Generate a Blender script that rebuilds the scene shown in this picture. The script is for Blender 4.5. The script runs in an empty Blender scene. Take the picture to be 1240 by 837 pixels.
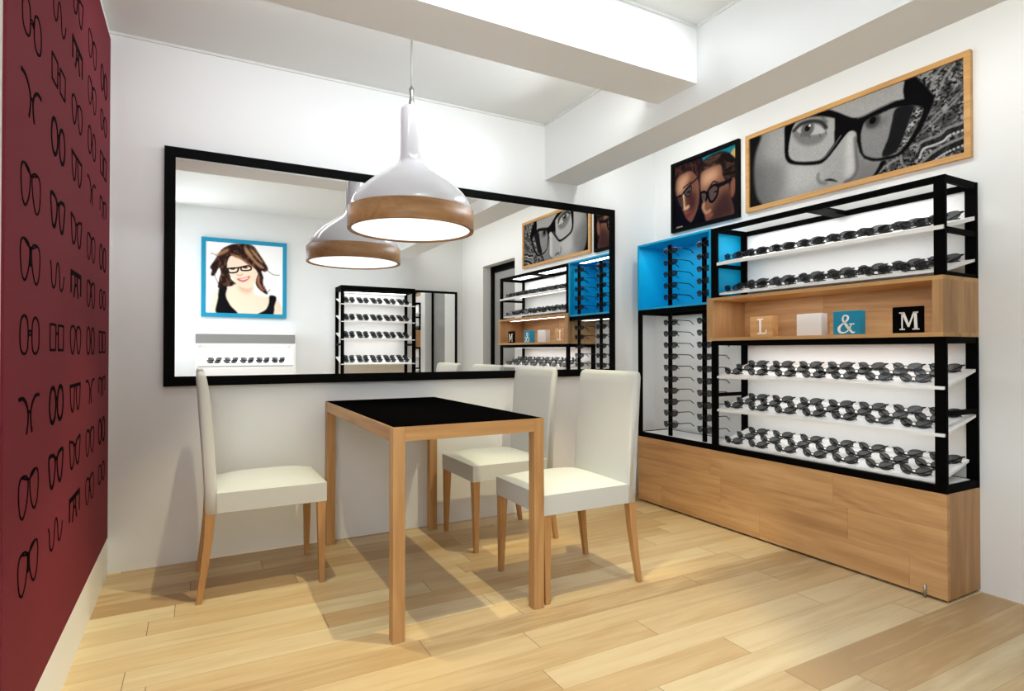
import bpy, bmesh, math, random
import numpy as np
from mathutils import Vector, Matrix
random.seed(7)
SC = bpy.context.scene
COL = SC.collection
PI = math.pi

# ---------------------------------------------------------------- room numbers (metres)
D = 3.236            # back wall (mirror wall)
XL, XR = -0.358, 2.93  # left and right wall
YF = -0.316          # wall behind the viewer
ZC = 2.494           # ceiling

# ---------------------------------------------------------------- materials
def s2l(c):
    return c / 12.92 if c <= 0.04045 else ((c + 0.055) / 1.055) ** 2.4
def rgb(r, g, b):
    return (s2l(r / 255), s2l(g / 255), s2l(b / 255), 1.0)

def principled(name):
    m = bpy.data.materials.new(name); m.use_nodes = True
    return m, m.node_tree, m.node_tree.nodes['Principled BSDF']

def plain(name, col, rough=0.5, metal=0.0, spec=0.5, bump=0.0, bscale=300.0, coat=0.0):
    m, nt, b = principled(name)
    b.inputs['Base Color'].default_value = col
    b.inputs['Roughness'].default_value = rough
    b.inputs['Metallic'].default_value = metal
    b.inputs['Specular IOR Level'].default_value = spec
    if coat:
        b.inputs['Coat Weight'].default_value = coat
        b.inputs['Coat Roughness'].default_value = 0.03
    tc = nt.nodes.new('ShaderNodeTexCoord')
    nz = nt.nodes.new('ShaderNodeTexNoise'); nz.inputs['Scale'].default_value = bscale
    nz.inputs['Detail'].default_value = 3
    nt.links.new(tc.outputs['Object'], nz.inputs['Vector'])
    if bump:
        bp = nt.nodes.new('ShaderNodeBump'); bp.inputs['Strength'].default_value = bump
        bp.inputs['Distance'].default_value = 0.002
        nt.links.new(nz.outputs['Fac'], bp.inputs['Height'])
        nt.links.new(bp.outputs['Normal'], b.inputs['Normal'])
    else:  # slight grain so that the finish is not dead flat
        mx = nt.nodes.new('ShaderNodeMix'); mx.data_type = 'RGBA'
        mx.inputs['A'].default_value = tuple(c * 0.97 for c in col[:3]) + (1,)
        mx.inputs['B'].default_value = tuple(min(1, c * 1.03) for c in col[:3]) + (1,)
        nt.links.new(nz.outputs['Fac'], mx.inputs['Factor'])
        nt.links.new(mx.outputs['Result'], b.inputs['Base Color'])
    return m

def emitter(name, col, strength):
    m = bpy.data.materials.new(name); m.use_nodes = True
    nt = m.node_tree; nt.nodes.clear()
    o = nt.nodes.new('ShaderNodeOutputMaterial'); e = nt.nodes.new('ShaderNodeEmission')
    e.inputs['Color'].default_value = col; e.inputs['Strength'].default_value = strength
    nt.links.new(e.outputs[0], o.inputs['Surface'])
    return m

class NT:
    """tiny helper for math nodes"""
    def __init__(s, nt): s.nt = nt
    def m(s, op, a, b=0.0, c=0.0):
        n = s.nt.nodes.new('ShaderNodeMath'); n.operation = op
        for i, v in enumerate((a, b, c)):
            if isinstance(v, (int, float)): n.inputs[i].default_value = v
            else: s.nt.links.new(v, n.inputs[i])
        return n.outputs[0]
    def vec(s, x, y, z):
        n = s.nt.nodes.new('ShaderNodeCombineXYZ')
        for i, v in enumerate((x, y, z)):
            if isinstance(v, (int, float)): n.inputs[i].default_value = v
            else: s.nt.links.new(v, n.inputs[i])
        return n.outputs[0]
    def noise(s, vec, scale, detail=4, rough=0.55, dist=0.0):
        n = s.nt.nodes.new('ShaderNodeTexNoise')
        n.inputs['Scale'].default_value = scale; n.inputs['Detail'].default_value = detail
        n.inputs['Roughness'].default_value = rough; n.inputs['Distortion'].default_value = dist
        s.nt.links.new(vec, n.inputs['Vector']); return n.outputs['Fac']
    def white(s, vec):
        n = s.nt.nodes.new('ShaderNodeTexWhiteNoise'); n.noise_dimensions = '3D'
        s.nt.links.new(vec, n.inputs['Vector']); return n.outputs['Value']
    def mix(s, f, a, b, mode='MIX'):
        n = s.nt.nodes.new('ShaderNodeMix'); n.data_type = 'RGBA'; n.blend_type = mode
        for k, v in (('Factor', f), ('A', a), ('B', b)):
            if isinstance(v, (int, float)): n.inputs[k].default_value = v
            elif isinstance(v, tuple): n.inputs[k].default_value = v
            else: s.nt.links.new(v, n.inputs[k])
        return n.outputs['Result']
    def ramp(s, f, stops):
        n = s.nt.nodes.new('ShaderNodeValToRGB'); cr = n.color_ramp
        while len(cr.elements) < len(stops): cr.elements.new(0.5)
        for e, (p, c) in zip(cr.elements, stops): e.position = p; e.color = c
        s.nt.links.new(f, n.inputs[0]); return n.outputs['Color']

def wood(name, light, mid, dark, along='x', across='z', rough=0.4, plank=None, off=(0.0, 0.0), vary=0.5, seam=0.6,
         fine=60.0, spec=0.4, blotch=0.35):
    """procedural timber: grain runs along one axis; plank=(width, length) adds boards with joints"""
    m, nt, b = principled(name); h = NT(nt)
    tc = nt.nodes.new('ShaderNodeTexCoord'); sp = nt.nodes.new('ShaderNodeSeparateXYZ')
    nt.links.new(tc.outputs['Object'], sp.inputs[0])
    ax = {'x': sp.outputs[0], 'y': sp.outputs[1], 'z': sp.outputs[2]}
    third = [k for k in 'xyz' if k not in (along, across)][0]
    a, c, t = ax[along], ax[across], ax[third]
    rnd = 0.0; rnd2 = 0.0; seamf = None
    if plank:
        w, L = plank
        cc = h.m('ADD', c, off[0] + 50 * w)
        row = h.m('FLOOR', h.m('DIVIDE', cc, w))
        shift = h.white(h.vec(row, 3.7, 1.1))
        aa = h.m('ADD', h.m('ADD', a, off[1] + 40 * L), h.m('MULTIPLY', shift, L * 7))
        cell = h.m('FLOOR', h.m('DIVIDE', aa, L))
        rnd = h.white(h.vec(row, cell, 0.5)); rnd2 = h.white(h.vec(cell, row, 9.5))
        fr = h.m('FRACT', h.m('DIVIDE', cc, w)); fl = h.m('FRACT', h.m('DIVIDE', aa, L))
        e1 = h.m('LESS_THAN', fr, 0.0022 / w); e2 = h.m('LESS_THAN', fl, 0.0028 / L)
        seamf = h.m('MAXIMUM', h.m('MULTIPLY', e1, 0.45), e2)
    o1 = h.m('MULTIPLY', rnd, 37.0) if plank else 0.0
    v1 = h.vec(h.m('MULTIPLY', h.m('ADD', a, o1), 1.6), h.m('MULTIPLY', c, 14.0), h.m('MULTIPLY', t, 14.0))
    v2 = h.vec(h.m('MULTIPLY', h.m('ADD', a, o1), 3.0), h.m('MULTIPLY', c, fine), h.m('MULTIPLY', t, fine))
    n1 = h.noise(v1, 1.0, 5, 0.55, 0.8); n2 = h.noise(v2, 1.0, 4, 0.6, 0.2)
    v3 = h.vec(h.m('MULTIPLY', h.m('ADD', a, o1), 0.55), h.m('MULTIPLY', c, 3.5), h.m('MULTIPLY', t, 3.5))
    rings = h.m('FRACT', h.m('MULTIPLY', h.noise(v3, 1.0, 2, 0.5, 0.6), 7.0))
    rings = h.m('ABSOLUTE', h.m('SUBTRACT', rings, 0.5))
    f = h.m('ADD', h.m('MULTIPLY', n1, 0.55), h.m('MULTIPLY', n2, 0.36))
    f = h.m('ADD', f, h.m('MULTIPLY', rings, blotch * 0.5))
    if plank: f = h.m('ADD', f, h.m('MULTIPLY', h.m('SUBTRACT', rnd, 0.5), vary * 0.5))
    colr = h.ramp(f, [(0.28, dark), (0.5, mid), (0.72, light)])
    if plank:
        colr = h.mix(h.m('MULTIPLY', rnd2, 0.22 * vary * 2), colr, tuple(x * y for x, y in zip(mid[:3], (0.98, 0.80, 0.62))) + (1,))
        colr = h.mix(h.m('MULTIPLY', seamf, seam), colr, tuple(x * 0.35 for x in dark[:3]) + (1,))
    nt.links.new(colr, b.inputs['Base Color'])
    b.inputs['Roughness'].default_value = rough; b.inputs['Specular IOR Level'].default_value = spec
    return m

WHITE = plain('white_wall_paint', rgb(236, 238, 238), 0.85, spec=0.2, bump=0.06, bscale=180)
CEIL = plain('ceiling_paint', rgb(226, 228, 226), 0.9, spec=0.2, bump=0.05, bscale=160)
MAROON = plain('maroon_paint', rgb(120, 46, 56), 0.75, spec=0.08, bump=0.12, bscale=420)
INK = plain('black_print', rgb(5, 4, 5), 0.8, spec=0.02)
BLACK = plain('black_metal', rgb(3, 3, 3), 0.7, spec=0.05)
FRAMEBLK = plain('black_frame', rgb(8, 8, 8), 0.7, spec=0.06)
TOPBLK = plain('black_glass_top', rgb(5, 5, 6), 0.9, spec=0.0)
LAMPWHITE = plain('glossy_white_enamel', rgb(206, 205, 208), 0.18, spec=0.5, coat=0.6)
CORD = plain('grey_cord', rgb(165, 165, 160), 0.5)
STEEL = plain('brushed_steel', rgb(170, 168, 164), 0.3, metal=1.0)
LEATHER = plain('white_leather', rgb(204, 206, 205), 0.5, spec=0.3, bump=0.35, bscale=260)
SHELFW = plain('white_shelf', rgb(244, 244, 242), 0.45, spec=0.3)
PANELW = plain('white_panel', rgb(244, 244, 243), 0.6, spec=0.3)
BLUE = plain('cyan_lacquer', rgb(0, 164, 214), 0.5, spec=0.3)
BLUEF = plain('cyan_frame', rgb(0, 142, 180), 0.5, spec=0.3)
BLOCKBLUE = plain('cyan_block', rgb(0, 140, 178), 0.5)
BLOCKWHITE = plain('off_white_block', rgb(226, 224, 222), 0.6)
LETTER = plain('white_letter', rgb(250, 250, 248), 0.5)
RIM = plain('dark_acetate', rgb(10, 10, 11), 0.35, spec=0.3)
RIMBLUE = RIM
GREYGLASS = plain('grey_glass', rgb(150, 151, 150), 0.2, spec=0.5)
FROST = plain('speckled_grey_glass', rgb(138, 138, 136), 0.35, spec=0.5, bump=0.5, bscale=500)

def lens_material():
    m = bpy.data.materials.new('smoke_lens'); m.use_nodes = True
    nt = m.node_tree; nt.nodes.clear()
    o = nt.nodes.new('ShaderNodeOutputMaterial'); mx = nt.nodes.new('ShaderNodeMixShader')
    t = nt.nodes.new('ShaderNodeBsdfTransparent'); p = nt.nodes.new('ShaderNodeBsdfPrincipled')
    t.inputs['Color'].default_value = (0.52, 0.53, 0.53, 1)
    p.inputs['Base Color'].default_value = rgb(40, 42, 43); p.inputs['Roughness'].default_value = 0.12
    mx.inputs[0].default_value = 0.30
    nt.links.new(t.outputs[0], mx.inputs[1]); nt.links.new(p.outputs[0], mx.inputs[2])
    nt.links.new(mx.outputs[0], o.inputs['Surface'])
    return m
LENS = lens_material()

def mirror_material():
    m, nt, b = principled('mirror_silver')
    b.inputs['Base Color'].default_value = (0.93, 0.935, 0.93, 1)
    b.inputs['Metallic'].default_value = 1.0; b.inputs['Roughness'].default_value = 0.0
    return m
MIRROR = mirror_material()

FLOORM = wood('maple_floor', rgb(222, 205, 166), rgb(205, 182, 141), rgb(180, 149, 108), along='x', across='y', rough=0.42,
              plank=(0.1235, 1.25), off=(-1.11 + 0.1235 * 9, 0.3), vary=0.95, seam=0.8, fine=45, spec=0.35, blotch=0.3)
OAK = wood('oak_planks', rgb(222, 182, 132), rgb(203, 160, 110), rgb(168, 126, 82), along='y', across='z', rough=0.5,
           plank=(0.1465, 0.75), off=(0.0, 0.1), vary=0.45, seam=0.25, fine=70)
OAKV = wood('oak_end_panel', rgb(204, 162, 114), rgb(184, 142, 96), rgb(150, 112, 72), along='z', across='x', rough=0.5, fine=80)
OAKY = wood('oak_box', rgb(216, 174, 120), rgb(198, 154, 100), rgb(164, 120, 74), along='y', across='z', rough=0.5, fine=70)
TWOODZ = wood('oak_leg', rgb(206, 164, 114), rgb(188, 144, 94), rgb(158, 114, 70), along='z', across='x', rough=0.42, fine=70)
TWOODX = wood('oak_rail', rgb(206, 164, 114), rgb(188, 144, 94), rgb(158, 114, 70), along='x', across='z', rough=0.42, fine=70)
TWOODY = wood('oak_rail_long', rgb(206, 164, 114), rgb(188, 144, 94), rgb(158, 114, 70), along='y', across='z', rough=0.42, fine=70)
CHAIRLEG = wood('beech_chair_leg', rgb(202, 158, 108), rgb(184, 138, 88), rgb(154, 110, 66), along='z', across='x', rough=0.4, fine=80)
RINGW = wood('oak_ring', rgb(184, 142, 98), rgb(164, 120, 78), rgb(134, 96, 58), along='x', across='z', rough=0.45, fine=60)
PFRAME = wood('oak_picture_frame', rgb(216, 170, 108), rgb(200, 152, 90), rgb(170, 122, 66), along='y', across='z', rough=0.45, fine=90)

# ---------------------------------------------------------------- mesh builder
class MB:
    def __init__(s): s.v = []; s.f = []; s.sm = []
    def add(s, vs, fs, smooth=False):
        n = len(s.v); s.v += [tuple(p) for p in vs]
        s.f += [tuple(i + n for i in f) for f in fs]; s.sm += [smooth] * len(fs); return s
    def box(s, x0, x1, y0, y1, z0, z1):
        x0, x1 = min(x0, x1), max(x0, x1); y0, y1 = min(y0, y1), max(y0, y1); z0, z1 = min(z0, z1), max(z0, z1)
        v = [(x, y, z) for z in (z0, z1) for y in (y0, y1) for x in (x0, x1)]
        return s.add(v, [(0, 2, 3, 1), (4, 5, 7, 6), (0, 1, 5, 4), (2, 6, 7, 3), (0, 4, 6, 2), (1, 3, 7, 5)])
    def tube(s, pts, r, n=6, closed=False, smooth=True, flat=1.0, up=(0, 0, 1)):
        pts = [Vector(p) for p in pts]; N = len(pts)
        rs = r if isinstance(r, (list, tuple)) else [r] * N
        vs = []
        prev = None
        for i, p in enumerate(pts):
            a = pts[(i - 1) % N] if (closed or i > 0) else p
            b = pts[(i + 1) % N] if (closed or i < N - 1) else p
            t = (b - a)
            t = t.normalized() if t.length > 1e-9 else Vector((0, 0, 1))
            if prev is None:
                u = Vector(up)
                if abs(u.dot(t)) > 0.95: u = Vector((1, 0, 0)) if abs(t.x) < 0.9 else Vector((0, 1, 0))
            else: u = prev
            u = (u - t * u.dot(t)).normalized(); prev = u
            w = t.cross(u)
            for k in range(n):
                ang = 2 * PI * k / n + PI / n
                vs.append(p + u * (math.cos(ang) * rs[i] * flat) + w * (math.sin(ang) * rs[i]))
        fs = []
        for i in range(N if closed else N - 1):
            j = (i + 1) % N
            for k in range(n):
                l = (k + 1) % n
                fs.append((i * n + k, i * n + l, j * n + l, j * n + k))
        if not closed:
            fs.append(tuple(range(n - 1, -1, -1))); fs.append(tuple((N - 1) * n + k for k in range(n)))
        return s.add(vs, fs, smooth)
    def lathe(s, prof, n=64, c=(0, 0), smooth=True):
        vs = []; m = len(prof)
        for k in range(n):
            a = 2 * PI * k / n
            for r, z in prof: vs.append((c[0] + r * math.cos(a), c[1] + r * math.sin(a), z))
        fs = []
        for k in range(n):
            l = (k + 1) % n
            for i in range(m - 1):
                if prof[i][0] < 1e-6 and prof[i + 1][0] < 1e-6: continue
                fs.append((k * m + i, l * m + i, l * m + i + 1, k * m + i + 1))
        return s.add(vs, fs, smooth)
    def prism(s, poly, fn, t0, t1, smooth=False):
        """poly: 2-D outline, fn(u, v, t) -> point; extruded from t0 to t1"""
        n = len(poly)
        vs = [fn(u, v, t0) for u, v in poly] + [fn(u, v, t1) for u, v in poly]
        fs = [tuple(range(n - 1, -1, -1)), tuple(range(n, 2 * n))]
        fs += [(i, (i + 1) % n, n + (i + 1) % n, n + i) for i in range(n)]
        return s.add(vs, fs, smooth)
    def ribbon(s, pts, w, fn, t0, t1, closed=False):
        """flat stroke of given width following 2-D points"""
        N = len(pts); ws = w if isinstance(w, (list, tuple)) else [w] * N
        L = []; R_ = []
        for i in range(N):
            a = pts[(i - 1) % N] if (closed or i > 0) else pts[i]
            b = pts[(i + 1) % N] if (closed or i < N - 1) else pts[i]
            dx, dy = b[0] - a[0], b[1] - a[1]; q = math.hypot(dx, dy) or 1
            nx, ny = -dy / q, dx / q
            L.append((pts[i][0] + nx * ws[i] / 2, pts[i][1] + ny * ws[i] / 2))
            R_.append((pts[i][0] - nx * ws[i] / 2, pts[i][1] - ny * ws[i] / 2))
        vs = []
        for i in range(N):
            vs += [fn(*L[i], t0), fn(*R_[i], t0), fn(*L[i], t1), fn(*R_[i], t1)]
        fs = []
        for i in range(N if closed else N - 1):
            a, b = 4 * i, 4 * ((i + 1) % N)
            fs += [(a, a + 1, b + 1, b), (a + 2, b + 2, b + 3, a + 3), (a, b, b + 2, a + 2), (a + 1, a + 3, b + 3, b + 1)]
        if not closed:
            e = 4 * (N - 1)
            fs += [(0, 2, 3, 1), (e, e + 1, e + 3, e + 2)]
        return s.add(vs, fs)
    def build(s, name, mat, parent=None, bevel=0.0, seg=2, loc=None, fix=True):
        me = bpy.data.meshes.new(name)
        vs = s.v
        if loc is not None: vs = [(x - loc[0], y - loc[1], z - loc[2]) for x, y, z in s.v]
        me.from_pydata(vs, [], s.f)
        if fix:
            bm = bmesh.new(); bm.from_mesh(me); bmesh.ops.recalc_face_normals(bm, faces=bm.faces); bm.to_mesh(me); bm.free()
        if len(me.polygons) == len(s.sm): me.polygons.foreach_set('use_smooth', s.sm)
        me.materials.append(mat)
        o = bpy.data.objects.new(name, me); COL.objects.link(o)
        if loc is not None: o.location = loc
        if parent is not None: o.parent = parent
        if bevel:
            b = o.modifiers.new('bevel', 'BEVEL'); b.width = bevel; b.segments = seg; b.limit_method = 'ANGLE'; b.angle_limit = 0.6
            for p in me.polygons: p.use_smooth = True
            wn = o.modifiers.new('wn', 'WEIGHTED_NORMAL'); wn.keep_sharp = True
        return o

def tag(o, label, cat, group=None):
    o['label'] = label; o['category'] = cat
    if group: o['group'] = group
    return o
def thing(name, label, cat, loc=(0, 0, 0), rz=0.0, group=None):
    o = bpy.data.objects.new(name, None); o.empty_display_size = 0.05
    COL.objects.link(o); o.location = loc; o.rotation_euler = (0, 0, rz)
    return tag(o, label, cat, group)
def struct(o): o['kind'] = 'structure'; return o
def dup(root, loc=None, rot=None, label=None, group=None):
    r = root.copy(); COL.objects.link(r)
    if loc is not None: r.location = loc
    if rot is not None: r.rotation_euler = rot
    if label: r['label'] = label
    if group: r['group'] = group
    for ch in list(root.children):
        c = ch.copy(); COL.objects.link(c); c.parent = r; c.matrix_parent_inverse = ch.matrix_parent_inverse.copy()
        for g in list(ch.children):
            d = g.copy(); COL.objects.link(d); d.parent = c; d.matrix_parent_inverse = g.matrix_parent_inverse.copy()
    return r
def spline(pts, n=8, closed=False):
    out = []; N = len(pts)
    rng = range(N) if closed else range(N - 1)
    for i in rng:
        g = lambda k: pts[k % N] if closed else pts[max(0, min(N - 1, k))]
        p0, p1, p2, p3 = g(i - 1), g(i), g(i + 1), g(i + 2)
        for k in range(n):
            t = k / n
            out.append(tuple(0.5 * (2 * b + (c - a) * t + (2 * a - 5 * b + 4 * c - d) * t * t + (3 * b - a - 3 * c + d) * t ** 3)
                             for a, b, c, d in zip(p0, p1, p2, p3)))
    if not closed: out.append(tuple(pts[-1]))
    return out

# ---------------------------------------------------------------- light levels
WIN_FILL_E, DIFF_E, EXPO = 3.6, 1.4, 0.15
LEDS_AND_FILL = [((2.78, 1.87, 1.725), 0.10, 1.0, 2.0), ((2.78, 1.87, 1.050), 0.10, 1.0, 1.1), ((2.72, 2.79, 1.722), 0.05, 0.45, 0.9), ((2.74, 2.79, 1.262), 0.05, 0.45, 0.5), ((2.72, 1.87, 1.308), 0.03, 1.0, 0.9),
        ((2.80, 1.87, 1.545), 0.06, 1.0, 0.8), ((2.80, 1.87, 0.890), 0.06, 1.0, 0.6), ((2.80, 1.87, 0.698), 0.06, 1.0, 0.6),  # strips added under the shelves to brighten the back panels
        ((1.795, -0.17, 1.675), 0.7, 0.06, 1.6), ((1.795, -0.16, 1.555), 0.7, 0.05, 0.7), ((1.795, -0.16, 1.365), 0.7, 0.05, 0.7), ((1.795, -0.16, 1.170), 0.7, 0.05, 0.9), ((0.455, -0.19, 1.068), 0.8, 0.06, 1.2)]  # strips added to brighten the rack and case behind the viewer
COOL = (0.89, 0.945, 1.0)
WHT = (1.0, 0.985, 0.95)
WARM = (1.0, 0.90, 0.55)
NEUT = (0.84, 0.92, 1.0)
# recessed ceiling spots: position, target, watts, colour, cone
SPOTS = [((0.28, 2.45, 2.470), (0.22, 2.52, 0), 60, WARM, 0.86), ((1.70, 2.20, 2.470), (1.55, 2.35, 0), 84, WARM, 1.05), ((1.00, 1.67, 2.470), (0.72, 1.95, 0), 92, WARM, 1.12),
         ((0.55, 0.60, 2.470), (0.50, 0.75, 0), 22, NEUT, 1.25), ((1.75, 0.75, 2.470), (1.85, 0.95, 0), 42, NEUT, 1.25)]
# added fill lights near the beams, one more beside the added window; no fixtures
FILLS = [(('AREA', 'wash_fill', (0.82, 2.20, 2.31), 4.6, (0.95, 0.97, 1.0), (PI / 2 - 0.15, 0, 0)), dict(shape='RECTANGLE', size=2.2, size_y=0.06, spread=2.1)),
         (('AREA', 'wash_fill', (2.275, 1.45, 2.30), 5.5, WHT, (PI / 2 - 0.35, 0, -PI / 2)), dict(shape='RECTANGLE', size=3.3, size_y=0.10, spread=2.4)),
         (('AREA', 'wash_fill', (2.30, 2.35, 2.30), 1.7, WHT, (PI / 2 - 0.30, 0, -0.3)), dict(shape='RECTANGLE', size=0.06, size_y=0.10, spread=2.4)),
         (('AREA', 'wash_fill', (0.90, 1.45, 2.468), 2.8, COOL, (PI / 2 - 0.34, 0, 0)), dict(shape='RECTANGLE', size=2.0, size_y=0.03, spread=0.9)),
         (('AREA', 'wash_fill', (0.90, 1.90, 2.42), 5.5, COOL, (PI / 2 - 0.55, 0, PI)), dict(shape='RECTANGLE', size=2.0, size_y=0.06, spread=1.2)),
         (('AREA', 'wash_fill', (1.975, 2.62, 2.32), 3.4, COOL, (PI / 2 - 0.3, 0, PI / 2)), dict(shape='RECTANGLE', size=0.7, size_y=0.08, spread=1.8)),
         (('AREA', 'corner_fill', (-0.30, -0.22, 2.00), 5.0, COOL, (PI / 2 + 0.05, 0, -0.45)), dict(shape='RECTANGLE', size=0.10, size_y=0.7, spread=2.6))]

# ================================================================ the room
struct(MB().box(XL - 0.3, XR + 0.3, YF - 0.3, D + 0.2, -0.1, 0.0).build('floor', FLOORM))
struct(MB().box(XL - 0.3, XR + 0.3, YF - 0.3, D + 0.2, ZC, ZC + 0.1).build('ceiling', CEIL))
struct(MB().box(XL - 0.15, XR + 0.3, D, D + 0.15, 0, ZC).build('wall_back', WHITE))
struct(MB().box(XL - 0.15, XR + 0.3, YF - 0.15, YF, 0, ZC).build('wall_front', WHITE))
# left wall; the window beside the viewer is made up to let in light
WY0, WY1, WZ0, WZ1 = -0.20, 1.42, 0.95, 2.00
mb = MB()
mb.box(XL - 0.15, XL, WY1, D, 0, ZC); mb.box(XL - 0.15, XL, YF, WY0, 0, ZC)
mb.box(XL - 0.15, XL, WY0, WY1, 0, WZ0); mb.box(XL - 0.15, XL, WY0, WY1, WZ1, ZC)
struct(mb.build('wall_left', WHITE))
# right wall with the recessed glass door
DY0, DY1, DZ = 0.29, 1.06, 2.0
mb = MB()
mb.box(XR, XR + 0.3, DY1, D, 0, ZC); mb.box(XR, XR + 0.3, YF, DY0, 0, ZC); mb.box(XR, XR + 0.3, DY0, DY1, DZ, ZC)
struct(mb.build('wall_right', WHITE))
win = MB()
win.box(XL - 0.10, XL - 0.09, WY0 + 0.05, WY1 - 0.05, WZ0 + 0.05, WZ1 - 0.05)
wo = struct(win.build('added_window_1', emitter('fill_light_pane', (0.90, 0.95, 1.0, 1), WIN_FILL_E)))  # added glowing pane, an unseen source of fill light
wf = MB()
for a, b in ((WY0, WY0 + 0.05), (WY1 - 0.05, WY1), ((WY0 + WY1) / 2 - 0.02, (WY0 + WY1) / 2 + 0.02)):
    wf.box(XL - 0.12, XL - 0.05, a, b, WZ0, WZ1)
for a, b in ((WZ0, WZ0 + 0.05), (WZ1 - 0.05, WZ1)): wf.box(XL - 0.12, XL - 0.05, WY0, WY1, a, b)
wf.build('added_window_frame', PANELW, wo)
door = MB()
door.box(XR + 0.115, XR + 0.125, DY0 + 0.06, DY1, 0.06, DZ - 0.06)
do = struct(door.build('door_1', GREYGLASS))
df = MB()
df.box(XR + 0.10, XR + 0.15, DY0, DY0 + 0.075, 0, DZ); df.box(XR + 0.10, XR + 0.15, DY1 - 0.06, DY1, 0, DZ)
df.box(XR + 0.10, XR + 0.15, DY0, DY1, DZ - 0.075, DZ); df.box(XR + 0.10, XR + 0.15, DY0, DY1, 0.0, 0.06)
df.build('door_frame', BLACK, do)
struct(MB().box(XR + 0.151, XR + 0.3, DY0 - 0.05, DY1 + 0.05, 0, DZ + 0.05).build('trim_5', WHITE))
# ceiling beams
struct(MB().box(1.991, 2.251, YF, D, 2.13, ZC).build('trim_1', WHITE))
struct(MB().box(XL, 1.991, 1.920, 2.176, 2.232, ZC).build('trim_2', WHITE))
# thin cornice strips under the ceiling
mb = MB()
mb.box(XL, 1.991, D - 0.010, D, ZC - 0.012, ZC); mb.box(1.981, 1.991, 2.176, D - 0.010, ZC - 0.012, ZC)
struct(mb.build('trim_3', CEIL))
mb = MB()
mb.box(XL, 1.981, 1.910, 1.920, ZC - 0.012, ZC); mb.box(1.981, 1.991, YF, 1.920, ZC - 0.012, ZC)
struct(mb.build('trim_4', CEIL))
struct(MB().box(XL, XL + 0.006, WY1 + 0.16, D, 0, 0.168).build('baseboard_left', PANELW))

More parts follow.
